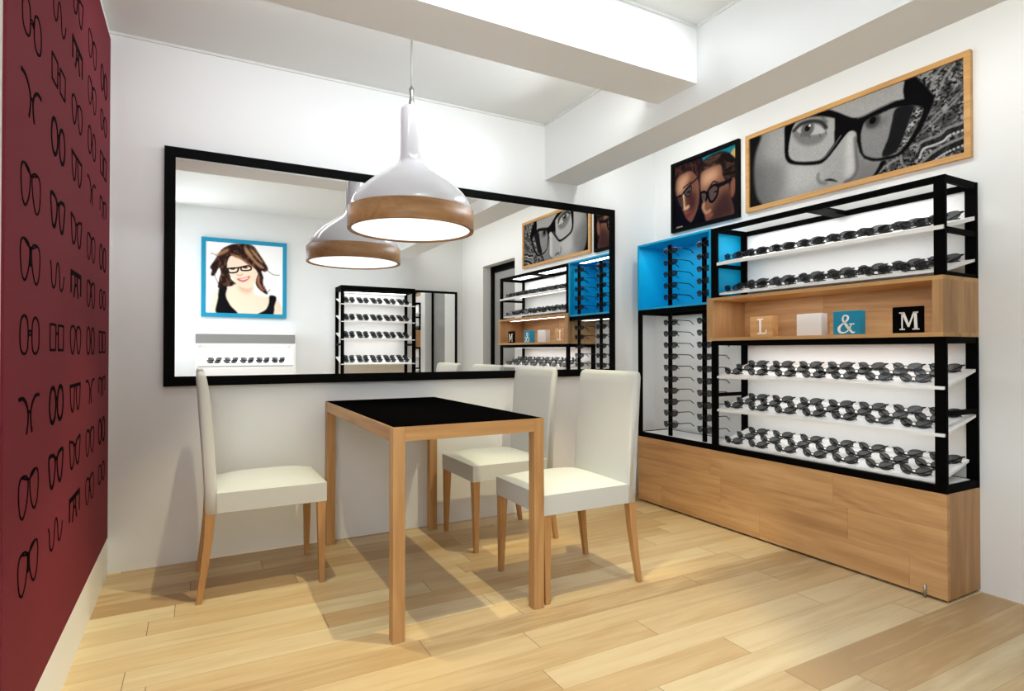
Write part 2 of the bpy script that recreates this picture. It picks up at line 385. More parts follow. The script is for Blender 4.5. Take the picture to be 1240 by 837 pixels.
# ================================================================ maroon panel with spectacle outlines
pan = tag(MB().box(XL, XL + 0.006, 1.571, D - 0.012, 0.170, 2.452).build('wall_panel', MAROON),
          'deep maroon wall panel printed all over with black spectacle outlines', 'wall panel')
def motif(mb, kind, cy, cz):
    W = 0.19
    fn = lambda u, v, t: (XL + 0.006 + t, cy + u * W, cz + v * W)
    def loop(pts, w): mb.ribbon(spline(pts, 6, True), w, lambda u, v, t: (XL + 0.006 + t, cy + u, cz + v), 0.0, 0.0012, True)
    def line(pts, w, sm=True): mb.ribbon(spline(pts, 6) if sm else pts, w, lambda u, v, t: (XL + 0.006 + t, cy + u, cz + v), 0.0, 0.0012)
    def pair(fnp, w):
        for s in (-1, 1): loop([(s * x, y) for x, y in fnp], w)
    if kind == 'round':
        pair([(0.018, 0.0), (0.026, 0.034), (0.055, 0.046), (0.084, 0.032), (0.092, 0.0), (0.084, -0.032), (0.055, -0.044), (0.026, -0.034)], 0.006)
        line([(-0.018, 0.006), (0, 0.012), (0.018, 0.006)], 0.005)
        line([(-0.018, -0.002), (0, 0.003), (0.018, -0.002)], 0.004)
    elif kind in ('aviator', 'thick', 'long'):
        w = 0.0055 if kind != 'long' else 0.005
        pair([(0.010, 0.030), (0.040, 0.044), (0.082, 0.040), (0.094, 0.010), (0.082, -0.036), (0.056, -0.052), (0.030, -0.036), (0.012, -0.004)], w)
        line([(-0.06, 0.043), (0, 0.030), (0.06, 0.043)], 0.005)
        if kind != 'aviator':
            mb.ribbon([(0, 0.034), (0, -0.014)], 0.018 if kind == 'thick' else 0.014, lambda u, v, t: (XL + 0.006 + t, cy + u, cz + v), 0.0, 0.0012)
    elif kind == 'xbridge':
        for s in (-1, 1):
            line([(s * 0.098, 0.042), (s * 0.06, 0.042), (s * 0.03, 0.028), (s * 0.013, 0.006), (s * 0.014, -0.018), (s * 0.026, -0.044)], 0.009)
        line([(-0.014, 0.004), (0, 0.008), (0.014, 0.004)], 0.007)
    elif kind == 'squiggle':
        line([(-0.095, 0.030), (-0.084, 0.016), (-0.074, -0.026), (-0.050, -0.040), (-0.026, -0.022), (-0.012, 0.026), (0.010, 0.034),
              (0.026, 0.006), (0.036, -0.032), (0.060, -0.040), (0.082, -0.022), (0.094, 0.006)], 0.006)
    elif kind == 'bold':
        pair([(0.012, 0.020), (0.030, 0.040), (0.074, 0.046), (0.096, 0.038), (0.088, 0.0), (0.070, -0.038), (0.044, -0.042), (0.022, -0.016)], 0.011)
        line([(-0.02, 0.024), (0, 0.030), (0.02, 0.024)], 0.010)
    elif kind == 'boldoval':
        pair([(0.010, 0.0), (0.022, 0.036), (0.050, 0.050), (0.080, 0.038), (0.092, 0.0), (0.078, -0.036), (0.050, -0.048), (0.022, -0.034)], 0.012)
        line([(-0.014, 0.012), (0, 0.018), (0.014, 0.012)], 0.012)
    elif kind == 'rect':
        pair([(0.016, 0.028), (0.020, 0.036), (0.086, 0.036), (0.092, 0.028), (0.090, -0.028), (0.084, -0.034), (0.026, -0.034), (0.018, -0.028)], 0.007)
        line([(-0.016, 0.008), (0, 0.014), (0.016, 0.008)], 0.006)
    elif kind == 'folding':
        line([(-0.094, 0.036), (0.094, 0.036)], 0.016, False)
        for s in (-1, 1):
            line([(s * 0.088, 0.034), (s * 0.088, -0.030)], 0.014, False)
            line([(s * 0.018, 0.034), (s * 0.020, -0.004), (s * 0.040, -0.040)], 0.012)
        line([(-0.02, 0.0), (0.02, 0.0)], 0.010, False)
    elif kind == 'halfrim':
        line([(-0.096, 0.040), (0.096, 0.040)], 0.011, False)
        for s in (-1, 1): line([(s * 0.090, 0.038), (s * 0.082, -0.010), (s * 0.056, -0.042), (s * 0.028, -0.030), (s * 0.014, 0.036)], 0.008)
    elif kind == 'cat':
        pair([(0.012, 0.012), (0.030, 0.036), (0.070, 0.044), (0.094, 0.046), (0.088, 0.010), (0.072, -0.034), (0.046, -0.042), (0.020, -0.022)], 0.009)
        line([(-0.016, 0.022), (0, 0.028), (0.016, 0.022)], 0.008)
    elif kind == 'teardrop':
        pair([(0.010, 0.022), (0.034, 0.042), (0.074, 0.040), (0.094, 0.018), (0.084, -0.026), (0.056, -0.046), (0.030, -0.030)], 0.0075)
        line([(-0.012, 0.026), (0, 0.030), (0.012, 0.026)], 0.006)
    elif kind == 'oval':
        pair([(0.014, 0.0), (0.024, 0.038), (0.052, 0.050), (0.080, 0.036), (0.090, 0.0), (0.080, -0.036), (0.052, -0.048), (0.024, -0.036)], 0.0085)
        line([(-0.018, 0.012), (0, 0.0), (0.018, 0.012)], 0.008); line([(-0.018, -0.012), (0, 0.0), (0.018, -0.012)], 0.008)
    elif kind == 'small':
        pair([(0.012, 0.0), (0.022, 0.030), (0.050, 0.038), (0.078, 0.030), (0.088, 0.0), (0.074, -0.032), (0.048, -0.038), (0.022, -0.028)], 0.0085)
        line([(-0.014, 0.006), (0, 0.012), (0.014, 0.006)], 0.008)
    elif kind == 'mshape':
        line([(-0.09, -0.02), (-0.088, 0.034), (-0.05, 0.040), (0, 0.030), (0.05, 0.040), (0.088, 0.034), (0.09, -0.02)], 0.010)
        for s in (-1, 1): line([(s * 0.016, 0.03), (s * 0.018, -0.01), (s * 0.032, -0.036)], 0.009)
    elif kind == 'squarish':
        pair([(0.012, 0.034), (0.020, 0.042), (0.082, 0.042), (0.090, 0.034), (0.086, -0.036), (0.078, -0.042), (0.022, -0.042), (0.014, -0.034)], 0.009)
        line([(-0.012, 0.020), (0.012, 0.020)], 0.008, False)
rows = [0.505, 0.683, 0.867, 1.057, 1.237, 1.412, 1.62, 1.805, 1.99, 2.165]
cols = [(1.785, ['thick', 'aviator', 'xbridge', 'round'], 0, 10), (2.095, ['squiggle', 'bold', 'boldoval', 'rect'], 0, 9),
        (2.390, ['folding', 'cat', 'halfrim', 'teardrop'], 0, 10), (2.700, ['long', 'aviator', 'xbridge', 'oval'], 0, 10),
        (3.010, ['small', 'boldoval', 'mshape', 'squarish'], 0, 10)]
mb = MB()
for cy, kinds, a, b in cols:
    for r in range(a, b): motif(mb, kinds[r % 4], cy, rows[r])
pr = mb.build('spectacle_print', INK, pan); pr['label'] = 'black line drawings of spectacles printed in rows'

# ================================================================ big mirror on the back wall
mir = thing('wall_mirror', 'long rectangular mirror in a flat black frame on the back wall', 'mirror', (1.203, D, 0.851))
def frame_ring(u0, u1, v0, v1, w, fn, t0, t1):
    mb = MB()
    mb.prism([(u0, v0), (u1, v0), (u1 - w, v0 + w), (u0 + w, v0 + w)], fn, t0, t1)
    mb.prism([(u0, v1), (u1, v1), (u1 - w, v1 - w), (u0 + w, v1 - w)], fn, t0, t1)
    mb.prism([(u0, v0), (u0 + w, v0 + w), (u0 + w, v1 - w), (u0, v1)], fn, t0, t1)
    mb.prism([(u1, v0), (u1 - w, v0 + w), (u1 - w, v1 - w), (u1, v1)], fn, t0, t1)
    return mb
def under(parent, o):
    """parent without moving"""
    o.parent = parent; o.matrix_parent_inverse = Matrix.LocRotScale(parent.location, parent.rotation_euler, None).inverted(); return o
bY = lambda u, v, t: (u, t, v)
under(mir, frame_ring(-0.137, 2.543, 0.851, 1.994, 0.047, bY, D - 0.031, D).build('mirror_frame', FRAMEBLK))
under(mir, MB().box(-0.100, 2.505, D - 0.027, D - 0.006, 0.888, 1.957).build('mirror_glass', MIRROR))

# ================================================================ table
TX0, TX1, TY0, TY1, TZ = 0.603, 1.218, 1.985, 3.200, 0.754
LW = 0.0445
tab = thing('dining_table', 'oak framed rectangular table with black inset top against the mirror wall', 'table', ((TX0 + TX1) / 2, (TY0 + TY1) / 2, 0))
tl = lambda x, y, z: (x - (TX0 + TX1) / 2, y - (TY0 + TY1) / 2, z)
TL = tab.location
def loc_build(mb, name, mat, root, **k):
    o = mb.build(name, mat, None, **k); return under(root, o)
loc_build(MB().box(TX0 + 0.0035, TX1 - 0.0035, TY0 + 0.0035, TY1 - 0.0035, TZ - 0.010, TZ), 'tabletop', TOPBLK, tab)
ap = MB()
ap.box(TX0 + LW, TX1 - LW, TY0, TY0 + LW, TZ - 0.052, TZ - 0.0005); ap.box(TX0 + LW, TX1 - LW, TY1 - LW, TY1, TZ - 0.052, TZ - 0.0005)
ap2 = MB()
ap2.box(TX0, TX0 + LW, TY0 + LW, TY1 - LW, TZ - 0.052, TZ - 0.0005); ap2.box(TX1 - LW, TX1, TY0 + LW, TY1 - LW, TZ - 0.052, TZ - 0.0005)
for (a, b) in ((TY0, TY0 + LW), (TY1 - LW, TY1)):
    loc_build(MB().box(TX0 + LW, TX1 - LW, a, b, TZ - 0.052, TZ - 0.0008), 'apron_rail', TWOODX, tab)
for (a, b) in ((TX0, TX0 + LW), (TX1 - LW, TX1)):
    loc_build(MB().box(a, b, TY0 + LW, TY1 - LW, TZ - 0.052, TZ - 0.0008), 'apron_rail', TWOODY, tab)
for a in (TX0, TX1 - LW):
    for b in (TY0, TY1 - LW):
        loc_build(MB().box(a, a + LW, b, b + LW, 0, TZ - 0.0008), 'leg', TWOODZ, tab, bevel=0.0012, seg=1)

# ================================================================ chairs (local: +x is the front, origin on the floor under the seat)
def make_chair(label):
    t = thing('dining_chair', label, 'chair', (0, 0, 0), 0, 'white leather dining chairs at the table')
    hw = 0.2085; ox = 0.254
    prof = [(0.032, 0.355), (0.027, 0.47), (0.019, 0.60), (0.009, 0.73), (0.001, 0.85), (-0.003, 0.905), (0.002, 0.924), (0.014, 0.9285),
            (0.028, 0.924), (0.036, 0.908), (0.043, 0.87), (0.053, 0.79), (0.063, 0.66), (0.071, 0.54), (0.077, 0.44), (0.079, 0.355)]
    mb = MB(); n = len(prof); secs = []
    ys = [-hw, -hw + 0.004, -hw + 0.014, -0.1, 0.0, 0.1, hw - 0.014, hw - 0.004, hw]
    ins = [0.010, 0.003, 0.0, 0, 0, 0, 0.0, 0.003, 0.010]
    cx = sum(p[0] for p in prof) / n
    for y, k in zip(ys, ins):
        ring = []
        for i, (x, z) in enumerate(prof):
            mid = 0.030 + (0.018 - 0.030) * (z - 0.355) / 0.57 + 0.022
            dx = (mid - x); dz = 0.0
            f = min(1.0, k / 0.03)
            zz = z - (k if z > 0.90 else 0) + (0)
            ring.append((x + dx * f - ox, y, zz))
        secs.append(ring)
    vs = [p for r in secs for p in r]
    fs = [(i * n + j, i * n + (j + 1) % n, (i + 1) * n + (j + 1) % n, (i + 1) * n + j) for i in range(len(secs) - 1) for j in range(n)]
    fs += [tuple(range(n - 1, -1, -1)), tuple((len(secs) - 1) * n + j for j in range(n))]
    mb.add(vs, fs, True)
    ob = mb.build('backrest', LEATHER, t)
    # seat: puffed cushion block
    N = 18; x0, x1 = 0.074, 0.510; g = []
    def prof_z(u, v):
        a = 1 - abs(u) ** 4; b = 1 - abs(v) ** 4
        return 0.438 + 0.031 * a * b
    mb = MB()
    def axis(k): # cluster near edges
        s = -1 + 2 * k / N; return math.copysign(abs(s) ** 0.7, s)
    top = []
    for i in range(N + 1):
        for j in range(N + 1):
            u, v = axis(i), axis(j)
            top.append(((x0 + x1) / 2 + u * (x1 - x0) / 2 - ox, v * hw, prof_z(u, v)))
    fs = [(i * (N + 1) + j, (i + 1) * (N + 1) + j, (i + 1) * (N + 1) + j + 1, i * (N + 1) + j + 1) for i in range(N) for j in range(N)]
    mb.add(top, fs, True)
    def rim(k):
        out = []
        out += [(0, j) for j in range(N)] + [(i, N) for i in range(N)] + [(N, j) for j in range(N, 0, -1)] + [(i, 0) for i in range(N, 0, -1)]
        return out
    R0 = rim(0); ids = [i * (N + 1) + j for i, j in R0]
    b0 = len(mb.v)
    for z in (0.425, 0.357, 0.355):
        k = 0.004 if z == 0.355 else 0.0
        for q in ids:
            x, y, _ = mb.v[q]; mb.v.append((x * (1 - k * 3), y * (1 - k * 3), z))
    m = len(ids)
    prev = ids
    for r in range(3):
        cur = [b0 + r * m + q for q in range(m)]
        for q in range(m): mb.f.append((prev[q], prev[(q + 1) % m], cur[(q + 1) % m], cur[q])); mb.sm.append(True)
        prev = cur
    mb.f.append(tuple(reversed(prev))); mb.sm.append(False)
    so = mb.build('seat', LEATHER, t)
    so.modifiers.new('edge', 'EDGE_SPLIT').split_angle = math.radians(50)
    # legs
    def leg(pts, ws):
        mb = MB(); vs = []
        for (x, y, z), w in zip(pts, ws):
            for dx, dy in ((-1, -1), (1, -1), (1, 1), (-1, 1)): vs.append((x - ox + dx * w / 2, y + dy * w / 2, z))
        k = len(pts)
        fs = [(i * 4 + j, i * 4 + (j + 1) % 4, (i + 1) * 4 + (j + 1) % 4, (i + 1) * 4 + j) for i in range(k - 1) for j in range(4)]
        fs += [(3, 2, 1, 0), tuple((k - 1) * 4 + j for j in range(4))]
        return mb.add(vs, fs)
    for s in (-1, 1):
        leg([(0.4895, s * 0.2005, 0), (0.4885, s * 0.1885, 0.36)], [0.022, 0.038]).build('leg', CHAIRLEG, t, bevel=0.0015, seg=1)
        leg([(0.010, s * 0.2005, 0), (0.028, s * 0.196, 0.12), (0.044, s * 0.192, 0.25), (0.051, s * 0.1885, 0.36)], [0.022, 0.027, 0.033, 0.038]).build('leg', CHAIRLEG, t, bevel=0.0015, seg=1)
    return t
ch = make_chair('white leather dining chair on the left end of the table, facing right')
ch.location = (0.256, 2.879, 0)
dup(ch, (1.482, 2.213, 0), (0, 0, PI), 'white leather dining chair nearer the eyewear display, partly behind the front table leg')
dup(ch, (1.484, 2.893, 0), (0, 0, PI), 'white leather dining chair closest to the mirror wall on the right of the table')

# ================================================================ pendant lamp
PX, PY = 0.889, 2.640
pen = thing('pendant_lamp', 'white enamel pendant lamp with wooden ring hanging over the table', 'lamp', (PX, PY, 1.584))
pc = (0, 0)
def pl(mb, name, mat, **k): return loc_build(mb, name, mat, pen, **k)
cap = spline([(0.0, 2.176), (0.025, 2.175), (0.043, 2.166), (0.0505, 2.145), (0.0515, 2.05), (0.0525, 1.965), (0.056, 1.925), (0.068, 1.898), (0.112, 1.864),
              (0.160, 1.830), (0.205, 1.795), (0.243, 1.758), (0.269, 1.722), (0.282, 1.690), (0.285, 1.670)], 5)
cap = [(max(r, 0), z) for r, z in cap]
mb = MB().lathe(cap + [(0.281, 1.670)] + [(max(r - 0.004, 0), z - 0.003) for r, z in reversed(cap[:-1])], 96, (PX, PY))
pl(mb, 'lamp_shade', LAMPWHITE)
mb = MB().lathe([(0.2835, 1.676), (0.2925, 1.6755), (0.2925, 1.5845), (0.2915, 1.583), (0.275, 1.583), (0.273, 1.585), (0.273, 1.670), (0.2835, 1.676)], 96, (PX, PY), False)
ro = pl(mb, 'wooden_ring', RINGW)
for p in ro.data.polygons: p.use_smooth = abs(p.normal.z) < 0.5
mb = MB().lathe([(0.0, 1.590), (0.273, 1.590), (0.273, 1.594), (0.0, 1.594)], 96, (PX, PY), False)
pl(mb, 'light_diffuser', emitter('lit_diffuser', (1, 0.98, 0.94, 1), DIFF_E))
pl(MB().lathe([(0.0, 2.174), (0.011, 2.174), (0.0135, 2.185), (0.012, 2.20), (0.009, 2.225), (0.0125, 2.245), (0.012, 2.256), (0.006, 2.268), (0.0, 2.268)], 24, (PX, PY)), 'cord_grip', STEEL)
pl(MB().tube([(PX, PY, 2.262), (PX, PY, ZC)], 0.0042, 10), 'cord', CORD)

# ================================================================ right-wall eyewear display
XF, YN, YM, YE = 2.664, 1.241, 2.420, 3.110   # front plane, near end, middle post, far end
ZB, ZT = 0.440, 1.738
PW = 0.043
cab = thing('base_cabinet', 'long low oak plank cabinet under the black eyewear shelving on the right wall', 'cabinet', ((XF + XR) / 2, (YN + YE) / 2, 0))
def cb(mb, name, mat, **k): return under(cab, mb.build(name, mat, None, **k))
cb(MB().box(XF, XF + 0.02, YN, YE, 0.012, ZB), 'front_panel', OAK)
cb(MB().box(XF + 0.02, XR - 0.001, YN, YN + 0.02, 0.012, ZB), 'end_panel', OAKV)
cb(MB().box(XF + 0.02, XR - 0.001, YE - 0.02, YE, 0.012, ZB), 'end_panel', OAKV)
cb(MB().box(XF + 0.02, XR - 0.001, YN + 0.02, YE - 0.02, ZB - 0.02, ZB), 'top_panel', PANELW)
cb(MB().box(XF + 0.035, XR - 0.001, YN + 0.02, YE - 0.02, 0, 0.05), 'plinth', BLACK)
ft = cb(MB().tube([(XF - 0.006, 1.322, 0), (XF - 0.006, 1.322, 0.052)], 0.0052, 12).tube([(XF - 0.006, 1.322, 0.044), (XF + 0.004, 1.322, 0.044)], 0.004, 8), 'adjustable_foot', STEEL)
ft['label'] = 'small steel adjustable foot'

rack = thing('display_rack', 'tall black metal eyewear shelving frame standing on the oak cabinet', 'display rack', ((XF + XR) / 2, (YN + YE) / 2, ZB))
def rk(mb, name, mat=BLACK, **k): return under(rack, mb.build(name, mat, None, **k))
PD = 0.014
# posts
for y0 in (YN, YM):
    for z0, z1 in ((ZB, 1.0785), (1.3285, ZT)):
        rk(MB().box(XF, XF + PD, y0, y0 + PW, z0, z1), 'post'); rk(MB().box(XR - PD - 0.001, XR - 0.001, y0, y0 + PW, z0, z1), 'post')
rk(MB().box(XF, XF + PD, YE - 0.032, YE, ZB, 1.265), 'post')
# long rails
B = 0.030
for x0 in (XF, XR - PD - 0.001):
    rk(MB().box(x0, x0 + PD, YN + PW, YM, ZT - 0.028, ZT), 'rail')
    rk(MB().box(x0, x0 + PD, YN + PW, YM, 1.052, 1.0785), 'rail')
    rk(MB().box(x0, x0 + PD, YN + PW, YM, ZB, ZB + 0.032), 'rail')
    rk(MB().box(x0, x0 + PD, YM + PW, YE - 0.032, ZB, ZB + 0.032), 'rail')
    rk(MB().box(x0, x0 + PD, YM + PW + 0.001, YE - 0.032, 1.265, 1.296), 'rail')
# short side rails
for y0 in (YN, YM):
    for z0, z1 in ((ZB, ZB + 0.032), (0.754, 0.775), (1.052, 1.0785), (1.330, 1.345), (1.506, 1.528), (ZT - 0.028, ZT)):
        rk(MB().box(XF + PD, XR - PD - 0.001, y0 + 0.002, y0 + 0.018, z0, z1), 'side_rail')
rk(MB().box(XF + PD, XR - PD - 0.001, YE - 0.032, YE - 0.004, ZB, ZB + 0.032), 'side_rail')
rk(MB().box(XF, XR - 0.001, YE - 0.032, YE, 1.265, 1.296), 'side_rail')
rk(MB().box(XF + PD, XR - PD - 0.001, 1.800, 1.860, ZT - 0.028, ZT - 0.004), 'side_rail')
# white back panels and bay floors
rk(MB().box(XR - 0.006, XR - 0.001, YN + PW, YM, ZB + 0.032, 1.052), 'back_panel', PANELW)
rk(MB().box(XR - 0.006, XR - 0.001, YN + PW, YM, 1.330, ZT - 0.028), 'back_panel', PANELW)
rk(MB().box(XF + PD, XR - PD - 0.001, YN + 0.030, YM, ZB + 0.001, ZB + 0.031), 'bay_floor', SHELFW)
rk(MB().box(XF + PD, XR - PD - 0.001, YM + PW, YE - 0.032, ZB + 0.001, ZB + 0.031), 'bay_floor', SHELFW)
# tilted glass-holding shelves: (front height, slope)
SH = [(0.482, 0.30), (0.684, 0.27), (0.876, 0.27), (1.352, 0.24), (1.534, 0.24)]
TH = 0.011
SX0, SX1 = XF + 0.004, XR - 0.02
def shelf_z(k, x): return SH[k][0] + SH[k][1] * (x - XF)
for k, (z, sl) in enumerate(SH):
    fn = lambda u, v, t: (u, t, v)
    x0 = XF - 0.008 if k in (1, 2, 4) else XF + PD + 0.001
    z0, z1 = shelf_z(k, x0), shelf_z(k, SX1); TH = 0.017 if k == 4 else 0.011
    rk(MB().prism([(x0, z0 - TH), (SX1, z1 - TH), (SX1, z1), (x0, z0)], fn, YN + 0.004 if k else YN + 0.03, YM - 0.006 if k else YM - 0.004), 'shelf', SHELFW)
# upright rods that carry open spectacles
RX = 2.702
for y in (2.842, 2.552):
    mb = MB().box(RX - 0.005, RX + 0.007, y - 0.0135, y + 0.0135, ZB + 0.031, 1.265)
    for i in range(10): mb.box(RX - 0.015, RX - 0.005, y - 0.003, y + 0.003, 1.2045 - 0.0735 * i, 1.2085 - 0.0735 * i)
    rk(mb, 'rod')

# cyan cubby
BX0, BZ0, BZ1 = XF - 0.003, 1.297, 1.741
bl = thing('display_cubby', 'cyan open box in the upper left bay of the eyewear display', 'cubby', ((XF + XR) / 2, 2.787, BZ0))
def bb(mb, name, mat=BLUE, **k): return under(bl, mb.build(name, mat, None, **k))
T = 0.013
BY0, BY1 = YM + PW + 0.001, YE + 0.001
bb(MB().box(BX0, XR - 0.001, BY0, BY1, BZ0, BZ0 + T), 'bottom_panel'); bb(MB().box(BX0, XR - 0.001, BY0, BY1, BZ1 - T, BZ1), 'top_panel')
bb(MB().box(BX0, XR - 0.001, BY0, BY0 + T, BZ0 + T, BZ1 - T), 'side_panel'); bb(MB().box(BX0, XR - 0.001, BY1 - T, BY1, BZ0 + T, BZ1 - T), 'side_panel')
bb(MB().box(XR - 0.011, XR - 0.001, BY0 + T, BY1 - T, BZ0 + T, BZ1 - T), 'back_panel')
for y in (2.842, 2.552):
    mb = MB().box(RX - 0.005, RX + 0.007, y - 0.0135, y + 0.0135, BZ0 + T, 1.708)
    for i in range(5): mb.box(RX - 0.015, RX - 0.005, y - 0.003, y + 0.003, 1.6675 - 0.0745 * i, 1.6715 - 0.0745 * i)
    bb(mb, 'rod', BLACK)

# oak cubby
WX0, WZ0, WZ1, WY0_, WY1_ = XF - 0.020, 1.079, 1.328, YN + 0.014, 2.4625
wb = thing('display_cubby', 'oak open box shelf holding letter blocks in the eyewear display', 'cubby', ((XF + XR) / 2, 1.868, WZ0))
def ww(mb, name, mat=OAKY, **k): return under(wb, mb.build(name, mat, None, **k))
WY0_ = YN
ww(MB().box(WX0, XR - 0.001, WY0_, WY1_, WZ0, WZ0 + 0.017), 'bottom_panel'); ww(MB().box(WX0, XR - 0.001, WY0_, WY1_, WZ1 - 0.017, WZ1), 'top_panel')
ww(MB().box(WX0, XR - 0.001, WY0_, WY0_ + 0.040, WZ0 + 0.017, WZ1 - 0.017), 'side_panel', OAKV)
ww(MB().box(WX0, XR - 0.001, WY1_ - 0.030, WY1_, WZ0 + 0.017, WZ1 - 0.017).box(WX0, XF - 0.004, WY1_, WY1_ + 0.016, WZ0, WZ1), 'side_panel', OAKV)
ww(MB().box(XR - 0.016, XR - 0.001, WY0_ + 0.040, WY1_ - 0.030, WZ0 + 0.017, WZ1 - 0.017), 'back_panel', OAK)

# letter blocks -----------------------------------------------------
ZF = WZ0 + 0.0176
def block(name, label, mat, x0, y0, y1, dep, hgt, letter=None):
    b = thing(name, label, 'block', (x0 + dep / 2, (y0 + y1) / 2, ZF), 0, 'letter blocks on the oak shelf')
    under(b, MB().box(x0, x0 + dep, y0, y1, ZF, ZF + hgt).build('block_body', mat, None, bevel=0.0012, seg=1))
    if letter:
        mb = MB(); letter(mb, x0, y0, y1, hgt)
        o = under(b, mb.build('letter', LETTER, None)); o['label'] = 'white serif character'
def face(x0, yl, zb, w, h):
    return lambda u, v, t: (x0 - t, yl - u * w, zb + v * h)
def gL(mb, x0, y0, y1, h):
    f = face(x0, 2.214, 1.112, 0.062, 0.085)
    for poly in ([(0.22, 0.06), (0.42, 0.06), (0.42, 0.94), (0.22, 0.94)], [(0.02, 0.93), (0.62, 0.93), (0.62, 1.0), (0.02, 1.0)],
                 [(0.02, 0.0), (0.92, 0.0), (0.92, 0.10), (0.02, 0.10)], [(0.80, 0.0), (0.92, 0.0), (1.0, 0.30), (0.93, 0.31)]):
        mb.prism(poly, f, 0, 0.0015)
def gM(mb, x0, y0, y1, h):
    f = face(x0, 1.438, 1.111, 0.076, 0.077)
    for poly in ([(0.12, 0.03), (0.19, 0.03), (0.19, 0.97), (0.12, 0.97)], [(0.80, 0.03), (0.97, 0.03), (0.93, 0.97), (0.78, 0.97)],
                 [(0.10, 0.99), (0.28, 0.99), (0.54, 0.30), (0.46, 0.16)], [(0.46, 0.16), (0.54, 0.16), (0.84, 0.99), (0.74, 0.99)],
                 [(0.0, 0.93), (0.26, 0.93), (0.26, 1.0), (0.0, 1.0)], [(0.76, 0.93), (1.0, 0.93), (1.0, 1.0), (0.76, 1.0)],
                 [(0.02, 0.0), (0.30, 0.0), (0.30, 0.07), (0.02, 0.07)], [(0.70, 0.0), (1.06, 0.0), (1.06, 0.07), (0.70, 0.07)]):
        mb.prism(poly, f, 0, 0.0015)
def gAmp(mb, x0, y0, y1, h):
    f = face(x0, 1.727, 1.104, 0.083, 0.088)
    p = spline([(1.0, 0.06), (0.86, 0.04), (0.66, 0.24), (0.44, 0.52), (0.30, 0.74), (0.34, 0.92), (0.48, 0.965), (0.60, 0.88), (0.58, 0.74), (0.44, 0.60),
                (0.22, 0.46), (0.07, 0.28), (0.12, 0.09), (0.30, 0.03), (0.52, 0.09), (0.70, 0.26), (0.79, 0.47)], 6)
    n = len(p); ws = []
    key = [0.05, 0.10, 0.15, 0.15, 0.10, 0.07, 0.07, 0.11, 0.11, 0.06, 0.09, 0.16, 0.13, 0.08, 0.06, 0.06, 0.05]
    for i in range(n):
        a = i / 6; k = min(int(a), len(key) - 2); ws.append(key[k] + (key[k + 1] - key[k]) * (a - k))
    mb.ribbon(p, ws, f, 0, 0.0015)
    mb.prism([(0.66, 0.46), (0.97, 0.46), (0.97, 0.52), (0.66, 0.52)], f, 0, 0.0015)
block('letter_block', 'oak block with a white letter L at the left end of the oak shelf', OAKY, 2.752, 2.118, 2.262, 0.05, 0.115, gL)
block('letter_block', 'plain off-white block beside the oak letter block on the oak shelf', BLOCKWHITE, 2.745, 1.830, 1.966, 0.05, 0.113)
block('letter_block', 'cyan block with a white ampersand on the oak shelf', BLOCKBLUE, 2.718, 1.621, 1.751, 0.045, 0.114, gAmp)
block('letter_block', 'black block with a white letter M at the right end of the oak shelf', BLACK, 2.700, 1.343, 1.467, 0.012, 0.115, gM)

# ================================================================ spectacles (local: x = width, front faces -y, arms towards +y)
def lens_outline(s, n=20, w=0.0272, h=0.0182, cx=0.0345):
    pts = []
    for k in range(n):
        a = 2 * PI * k / n
        c, d = math.cos(a), math.sin(a)
        x = math.copysign(abs(c) ** 0.8, c) * w; z = math.copysign(abs(d) ** 0.85, d) * h
        if z < 0: x *= 1 - 0.16 * (abs(z) / h)
        x += 0.0025 * (z / h)
        pts.append((s * (cx + x), z))
    return pts
def make_specs(name, label, folded, tilt):
    """folded pair leaning back on a shelf, or open pair hung on a rod"""
    t = thing(name, label, 'glasses')
    ct, st = math.cos(tilt), math.sin(tilt)
    zc = 0.0228
    def W(x, y, z):
        y = y + 0.32 * max(0.0, abs(x) - 0.008)      # wrapped front: outer ends sit further back
        return (x, y * ct + z * st, zc * ct + z * ct - y * st * 0.25)
    mb = MB()
    for s in (-1, 1):
        mb.tube([W(x, 0, z) for x, z in lens_outline(s)], 0.0016, 5, True)
    mb.tube([W(x, -0.001, z) for x, z in spline([(-0.0085, 0.004), (0, 0.0075), (0.0085, 0.004)], 3)], 0.0019, 5)
    for s in (-1, 1):
        mb.tube([W(s * 0.057, 0, 0.011), W(s * 0.067, 0.001, 0.0115), W(s * 0.0695, 0.006, 0.011)], [0.0028, 0.003, 0.0028], 5)
    mb.build('rim', RIM, t)
    for s in (-1, 1):
        m2 = MB(); m2.prism(lens_outline(s, 20, 0.0260, 0.0170), lambda u, v, q: W(u, q, v), -0.0004, 0.0006)
        m2.build('lens', LENS, t)
    for s in (-1, 1):
        m3 = MB()
        if folded:
            o = 0.006 if s < 0 else 0.010
            q = [W(s * 0.0695, 0.006, 0.0105), W(s * 0.066, o, 0.0095), W(s * 0.040, o + 0.004, -0.004), W(s * 0.012, o + 0.010, -0.0165)]
            e = q[-1]
            q.append((-s * 0.030, e[1] + 0.012, 0.0032)); q.append((-s * 0.055, e[1] + 0.014, 0.003))
            m3.tube(q, [0.0030, 0.0030, 0.0027, 0.0026, 0.0024, 0.0026], 5)
        else:
            m3.tube([W(s * 0.0695, 0.005, 0.0115), W(s * 0.0675, 0.06, 0.011), W(s * 0.066, 0.105, 0.009), W(s * 0.065, 0.135, -0.012)],
                    [0.0030, 0.0029, 0.0029, 0.0032], 5)
        m3.build('temple', RIM, t)
    low = min(v.co.z for o in t.children for v in o.data.vertices)      # stand the pair on its own base plane
    for o in t.children:
        for v in o.data.vertices: v.co.z -= low
    t['low'] = low
    return t
ORD = ['first', 'second', 'third', 'fourth', 'fifth', 'sixth', 'seventh', 'eighth', 'ninth', 'tenth']
folded0 = make_specs('eyeglasses', '', True, 0.36)
open0 = make_specs('eyeglasses', '', False, 0.0)
OLOW = open0['low']
